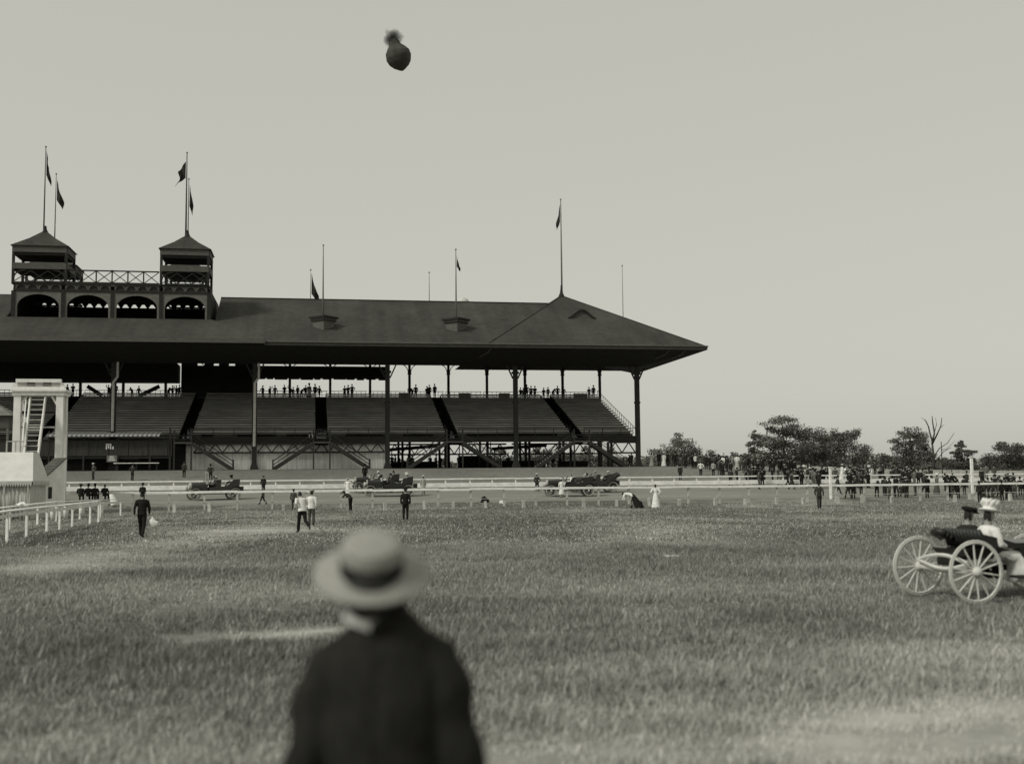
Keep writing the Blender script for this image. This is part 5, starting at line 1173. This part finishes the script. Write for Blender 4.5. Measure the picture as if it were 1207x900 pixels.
# ------------------------------------------------------------------ balloons
bq = CAM + ray(469.5,66)*(250/F/1.0)
ax = (ray(464,45)-ray(475,84)); ax.normalize()
rot = ax.to_track_quat('Z','Y').to_matrix().to_4x4()
bl = thing('balloon', 'dark smoke balloon emptying high in the sky', 'balloon', bq); pxm = 250/1350*1.0
prof = [(-18.5,.3),(-17,3.4),(-13,9),(-8,13),(-2,15),(4,14.2),(9,10.8),(13,7.4),(17,6.2),(20,5.2),(22,2.6)]
bm_ = MB(); n = 40
for j in range(len(prof)*3-2):
    t = j/3; i = min(int(t), len(prof)-2); f_ = t-i; z = lerp(prof[i][0],prof[i+1][0],f_); r = lerp(prof[i][1],prof[i+1][1],f_)
    for k in range(n):
        a = 2*math.pi*k/n; rr = r*(1+.025*math.cos(a*12)+.05*math.sin(a*3+j*.3)*max(0,(z-4)/14)); q = rot @ Vector((rr*math.cos(a)+.012*max(0,z)**2*-.4,rr*math.sin(a),z)); bm_.v.append(tuple(q*pxm))
R_ = len(prof)*3-2
bm_.f = [(j*n+k,j*n+(k+1)%n,(j+1)*n+(k+1)%n,(j+1)*n+k) for j in range(R_-1) for k in range(n)]+[tuple(range(n))[::-1],tuple((R_-1)*n+k for k in range(n))]
bm_.build('envelope', m_balloon, bl, True)
smk = bpy.data.materials.new('sooty smoke'); smk.use_nodes = True; nt = smk.node_tree; nt.nodes.clear()
ou = nt.nodes.new('ShaderNodeOutputMaterial'); pv = nt.nodes.new('ShaderNodeVolumePrincipled'); pv.inputs['Color'].default_value = (.03,.03,.026,1)
tc = nt.nodes.new('ShaderNodeTexCoord'); nz = nt.nodes.new('ShaderNodeTexNoise'); nz.inputs['Scale'].default_value = 1.1; nz.inputs['Detail'].default_value = 4
ln = nt.nodes.new('ShaderNodeVectorMath'); ln.operation = 'LENGTH'
fo = nt.nodes.new('ShaderNodeMapRange'); fo.inputs[1].default_value = .25; fo.inputs[2].default_value = 2.0; fo.inputs[3].default_value = .62; fo.inputs[4].default_value = -.35
ad = nt.nodes.new('ShaderNodeMath'); ad.operation = 'ADD'; mr = nt.nodes.new('ShaderNodeMapRange'); mr.inputs[1].default_value = .5; mr.inputs[2].default_value = 1.3; mr.inputs[3].default_value = 0; mr.inputs[4].default_value = 1.7
nt.links.new(tc.outputs['Object'], nz.inputs['Vector']); nt.links.new(tc.outputs['Object'], ln.inputs[0]); nt.links.new(ln.outputs['Value'], fo.inputs[0])
nt.links.new(nz.outputs['Fac'], ad.inputs[0]); nt.links.new(fo.outputs[0], ad.inputs[1]); nt.links.new(ad.outputs[0], mr.inputs[0]); nt.links.new(mr.outputs[0], pv.inputs['Density']); nt.links.new(pv.outputs[0], ou.inputs['Volume'])
for (dx,dz) in ((-3,22.5),(-10,12)):
    so2 = MB().lathe([(2.0*math.sin(math.pi*i/10)+.01, -2.0*math.cos(math.pi*i/10)) for i in range(11)],16).build('smoke', smk, bl, True)
    so2.location = (rot @ Vector((dx,0,dz)))*pxm
    so2.scale = (1.0,)*3 if dx < -5 else (1.6,)*3
pb = thing('balloon', 'pale balloon top showing just above the roof ridge', 'balloon', CAM+ray(546,358)*(205/F))
MB().lathe([(.05,-2.6),(.35,-1.9),(.8,-1.0),(1.08,-.2),(1.1,.3),(.9,.75),(.5,1.05),(.05,1.15)],20).build('envelope', mat('pale balloon cloth', .5, .8, .1, 2), pb, True)
MB().tube([(0,0,-2.55),(0,0,-5)],[.03,.02],6).build('tether', m_iron, pb)

# ------------------------------------------------------------------ trees
def leafmat(name, v):
    M = mat(name, v, .85, .35, .25, (1,1,1), .1); return M
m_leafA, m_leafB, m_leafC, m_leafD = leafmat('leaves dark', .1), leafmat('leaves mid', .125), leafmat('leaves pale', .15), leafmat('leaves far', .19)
def tree(name, label, px, v, hpx_top, wpx, blobs, lm, n_leaf, leaf=.28, trunk_r=.22, zb=None, seed=0, flat=.75, group='trees beyond the track'):
    r = np.random.default_rng(seed+17); u = onv(px,555,v)[0]; z0 = T(u,v) if zb is None else zb; zt = onv(px,hpx_top,v)[1]; hgt = zt-z0
    o = thing(name, label, 'tree', P(u,v,z0), 0, group); half = wpx/2*v*1.02/F
    tk = MB(); tk.tube([(0,0,-.3),(.1,0,hgt*.3),(-.05,.1,hgt*.6),(0,0,hgt*.85)],[trunk_r*1.3,trunk_r,trunk_r*.65,.05],8)
    for (bx,bz,br,bw_) in blobs:
        tk.tube([(0,0,hgt*max(.12,bz-.28)),(bx*half*.5,.1,hgt*(bz-.1)),(bx*half,0,hgt*bz)],[trunk_r*.45,trunk_r*.3,.04],6)
    tk.build('trunk', m_bark, o)
    V = []; Fc = []; tot = sum(b[2]**2 for b in blobs)
    for (bx,bz,br,bw_) in blobs:
        n = int(n_leaf*br*br/tot)
        # sub-clumps give light and dark masses and gaps
        m_ = max(5,int(14*br)); cl = r.normal(0,1,(m_,3)); cl /= np.linalg.norm(cl,axis=1)[:,None]; cl *= (r.random((m_,1))**.4)
        idx = r.integers(0,m_,n); R = np.array([half*br*bw_, half*br*.9, hgt*br*flat*.5])
        p = np.array([bx*half,(r.random()-.5)*half*.5,bz*hgt]) + cl[idx]*R + np.clip(r.normal(0,1,(n,3)),-1.7,1.7)*R*np.array([.3,.3,.26])
        d1 = r.normal(0,1,(n,3)); d1 /= np.linalg.norm(d1,axis=1)[:,None]; d2 = np.cross(d1, r.normal(0,1,(n,3))); d2 /= np.linalg.norm(d2,axis=1)[:,None]
        sz = leaf*(.5+r.random((n,1))); a = p-d1*sz*.5; b = p+d2*sz*.35; c = p+d1*sz*.5; d = p-d2*sz*.35
        V.append(np.stack([a,b,c,d],1).reshape(-1,3))
    V = np.concatenate(V); n = len(V)//4
    me = bpy.data.meshes.new('crown'); me.from_pydata(V.tolist(), [], [(4*i,4*i+1,4*i+2,4*i+3) for i in range(n)]); me.materials.append(lm)
    c = bpy.data.objects.new('crown', me); COL.objects.link(c); c.parent = o
    return o
round_ = [(0,.72,.62,1),(-.5,.55,.5,1),(.5,.55,.5,1),(-.25,.85,.4,1),(.3,.85,.38,1),(0,.4,.55,1.2),(-.7,.38,.35,1),(.7,.4,.35,1)]
layer0 = [(-.05,.93,.42,1.3),(-.5,.83,.36,1.5),(.4,.84,.4,1.4),(-.72,.66,.28,1.6),(.1,.66,.45,1.5),(.7,.66,.34,1.4),(-.45,.48,.34,1.6),(.35,.46,.5,1.4),(.8,.42,.35,1.3),(-.1,.3,.45,1.5)]
layer = [(-.05,.92,.38,1.1),(-.35,.86,.34,1.2),(.3,.84,.4,1.2),(-.6,.74,.32,1.2),(.05,.72,.45,1.2),(.55,.72,.4,1.1),(-.75,.6,.26,1.3),(-.3,.58,.4,1.1),(.25,.56,.48,1.1),(.72,.54,.36,1.1),(-.5,.44,.32,1.2),(.1,.4,.5,1.2),(.6,.36,.42,1.1),(-.2,.26,.45,1.3)]
pine = [(0,.95,.14,1),(0,.84,.26,1.1),(-.3,.72,.26,1.3),(.3,.7,.27,1.3),(0,.6,.34,1.2),(-.5,.48,.3,1.4),(.5,.46,.3,1.4),(0,.36,.45,1.3),(-.6,.24,.35,1.3),(.6,.22,.35,1.3)]
bushy = [(0,.6,.6,1.1),(-.55,.5,.5,1),(.55,.5,.5,1),(0,.85,.35,1),(-.3,.35,.55,1.2),(.4,.35,.5,1.2)]
tree('broadleaf_tree','tall spreading tree with layered open crown, tallest of the row',925,208,492,78,layer,m_leafA,15000,.26,.26,seed=1,flat=.5)
tree('pine_tree','slender pointed tree just left of the tall spreading tree',890,212,506,40,pine,m_leafB,5500,.24,.16,seed=2,flat=.42)
tree('broadleaf_tree','dense dark tree right of the tall spreading tree',960,215,503,60,round_,m_leafA,12000,.26,.2,seed=3)
tree('broadleaf_tree','dark full-crowned tree left of the gap in the row',996,212,504,54,round_,m_leafA,11000,.26,.2,seed=4)
tree('broadleaf_tree','rounded open tree left of the bare tree',1075,214,505,54,layer,m_leafA,11000,.26,.22,seed=5,flat=.6)
tree('broadleaf_tree','ragged dark tree just left of the tallest white post',1135,208,518,50,pine,m_leafA,8500,.26,.2,seed=6,flat=.5)
tree('broadleaf_tree','dense dark tree at the right edge',1188,205,521,60,round_,m_leafA,12000,.26,.22,seed=7)
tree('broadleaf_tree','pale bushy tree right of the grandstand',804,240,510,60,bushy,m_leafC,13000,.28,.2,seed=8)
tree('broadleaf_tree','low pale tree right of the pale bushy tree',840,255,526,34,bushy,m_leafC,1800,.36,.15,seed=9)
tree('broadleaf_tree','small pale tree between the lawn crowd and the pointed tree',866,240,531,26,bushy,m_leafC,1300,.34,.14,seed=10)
tree('broadleaf_tree','low dark bush in the gap of the row',1044,225,534,50,bushy,m_leafB,4500,.34,.16,seed=11)
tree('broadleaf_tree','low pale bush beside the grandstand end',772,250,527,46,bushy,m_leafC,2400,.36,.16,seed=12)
tree('broadleaf_tree','low bush beneath the bare tree',1107,230,539,56,bushy,m_leafB,4000,.34,.16,seed=13)
tree('broadleaf_tree','low bush joining the right-hand trees',1162,225,543,50,bushy,m_leafB,4000,.34,.16,seed=14)
tree('broadleaf_tree','low bush under the pointed tree',905,228,537,70,bushy,m_leafB,5500,.34,.16,seed=25)
tree('broadleaf_tree','low bush under the dark full-crowned tree',985,228,540,80,bushy,m_leafB,6000,.34,.16,seed=26)
for i, (px_, top_, w_, lab) in enumerate(((590,527,40,'tree seen under the tiers between the open stairs'),(632,522,44,'tree seen under the tiers left of the right stair'),(662,524,36,'tree seen beneath the head of the right stair'),(690,523,40,'tree seen under the tiers right of the right stair'),(722,527,44,'tree seen beneath the end truss of the stand'),(520,540,46,'low tree seen under the tiers behind the middle stair'),(480,541,40,'low tree seen under the tiers at their left end'))):
    tree('broadleaf_tree',lab,px_,215+4*i,top_,w_,bushy,m_leafB,2000,.36,.16,seed=30+i,group='trees seen beneath the stand')
# bare tree
u = onv(1101,555,212)[0]; bt = thing('bare_tree','leafless tree with forked upright limbs right of the rounded tree','tree',TP(u,212),0,'trees beyond the track')
def bp_(px_, py_): uu, z = onv(px_,py_,212); q = P(uu,212,z)-bt.location; return (q.x,q.y+random.uniform(-.4,.4),q.z)
lb = MB()
for pts, r0 in (([(1101,560),(1100,540),(1099,522)],.42),([(1099,522),(1096,512),(1095,502),(1090,494)],.2),([(1099,524),(1101,510),(1099,497),(1098,490)],.2),([(1099,523),(1105,512),(1109,502),(1110,492)],.18),([(1100,540),(1108,528),(1117,522),(1124,510)],.12),([(1101,546),(1112,532),(1122,527)],.11),
        ([(1095,504),(1092,496),(1086,492)],.08),([(1101,510),(1104,500),(1103,492)],.08),([(1108,505),(1113,500)],.07),([(1098,530),(1090,520),(1086,508)],.08),([(1110,530),(1116,529),(1126,519)],.07)):
    q = [bp_(*p_) for p_ in pts]; lb.tube(q,[lerp(r0,r0*.35,i/(len(q)-1)) for i in range(len(q))],7)
lb.build('trunk', m_bark, bt, True)
# far wooded rise
u0h = -40
fr_ = np.random.default_rng(99); N = 26000
fu = fr_.random(N)*420-120; fvv = 330+fr_.random(N)*30
top = 4.5+2.2*vnoise(fu*.035+4,fu*0+.5,21)*2+1.4*vnoise(fu*.16,fu*0+.3,22)+fr_.normal(0,.2,N)
fz = 2.0+(top-1.0)*fr_.random(N)**.7
pp_ = np.stack([EU.x*fu+NV.x*fvv, EU.y*fu+NV.y*fvv, fz],1)
d1 = fr_.normal(0,1,(N,3)); d1 /= np.linalg.norm(d1,axis=1)[:,None]; d2 = np.cross(d1,fr_.normal(0,1,(N,3))); d2 /= np.linalg.norm(d2,axis=1)[:,None]
sz = .55*(.6+fr_.random((N,1))); VV = np.stack([pp_-d1*sz,pp_+d2*sz*.7,pp_+d1*sz,pp_-d2*sz*.7],1).reshape(-1,3)
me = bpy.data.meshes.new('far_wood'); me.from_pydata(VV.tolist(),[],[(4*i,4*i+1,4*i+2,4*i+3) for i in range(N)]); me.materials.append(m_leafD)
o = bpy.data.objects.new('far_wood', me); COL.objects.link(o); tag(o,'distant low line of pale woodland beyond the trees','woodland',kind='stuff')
grass()
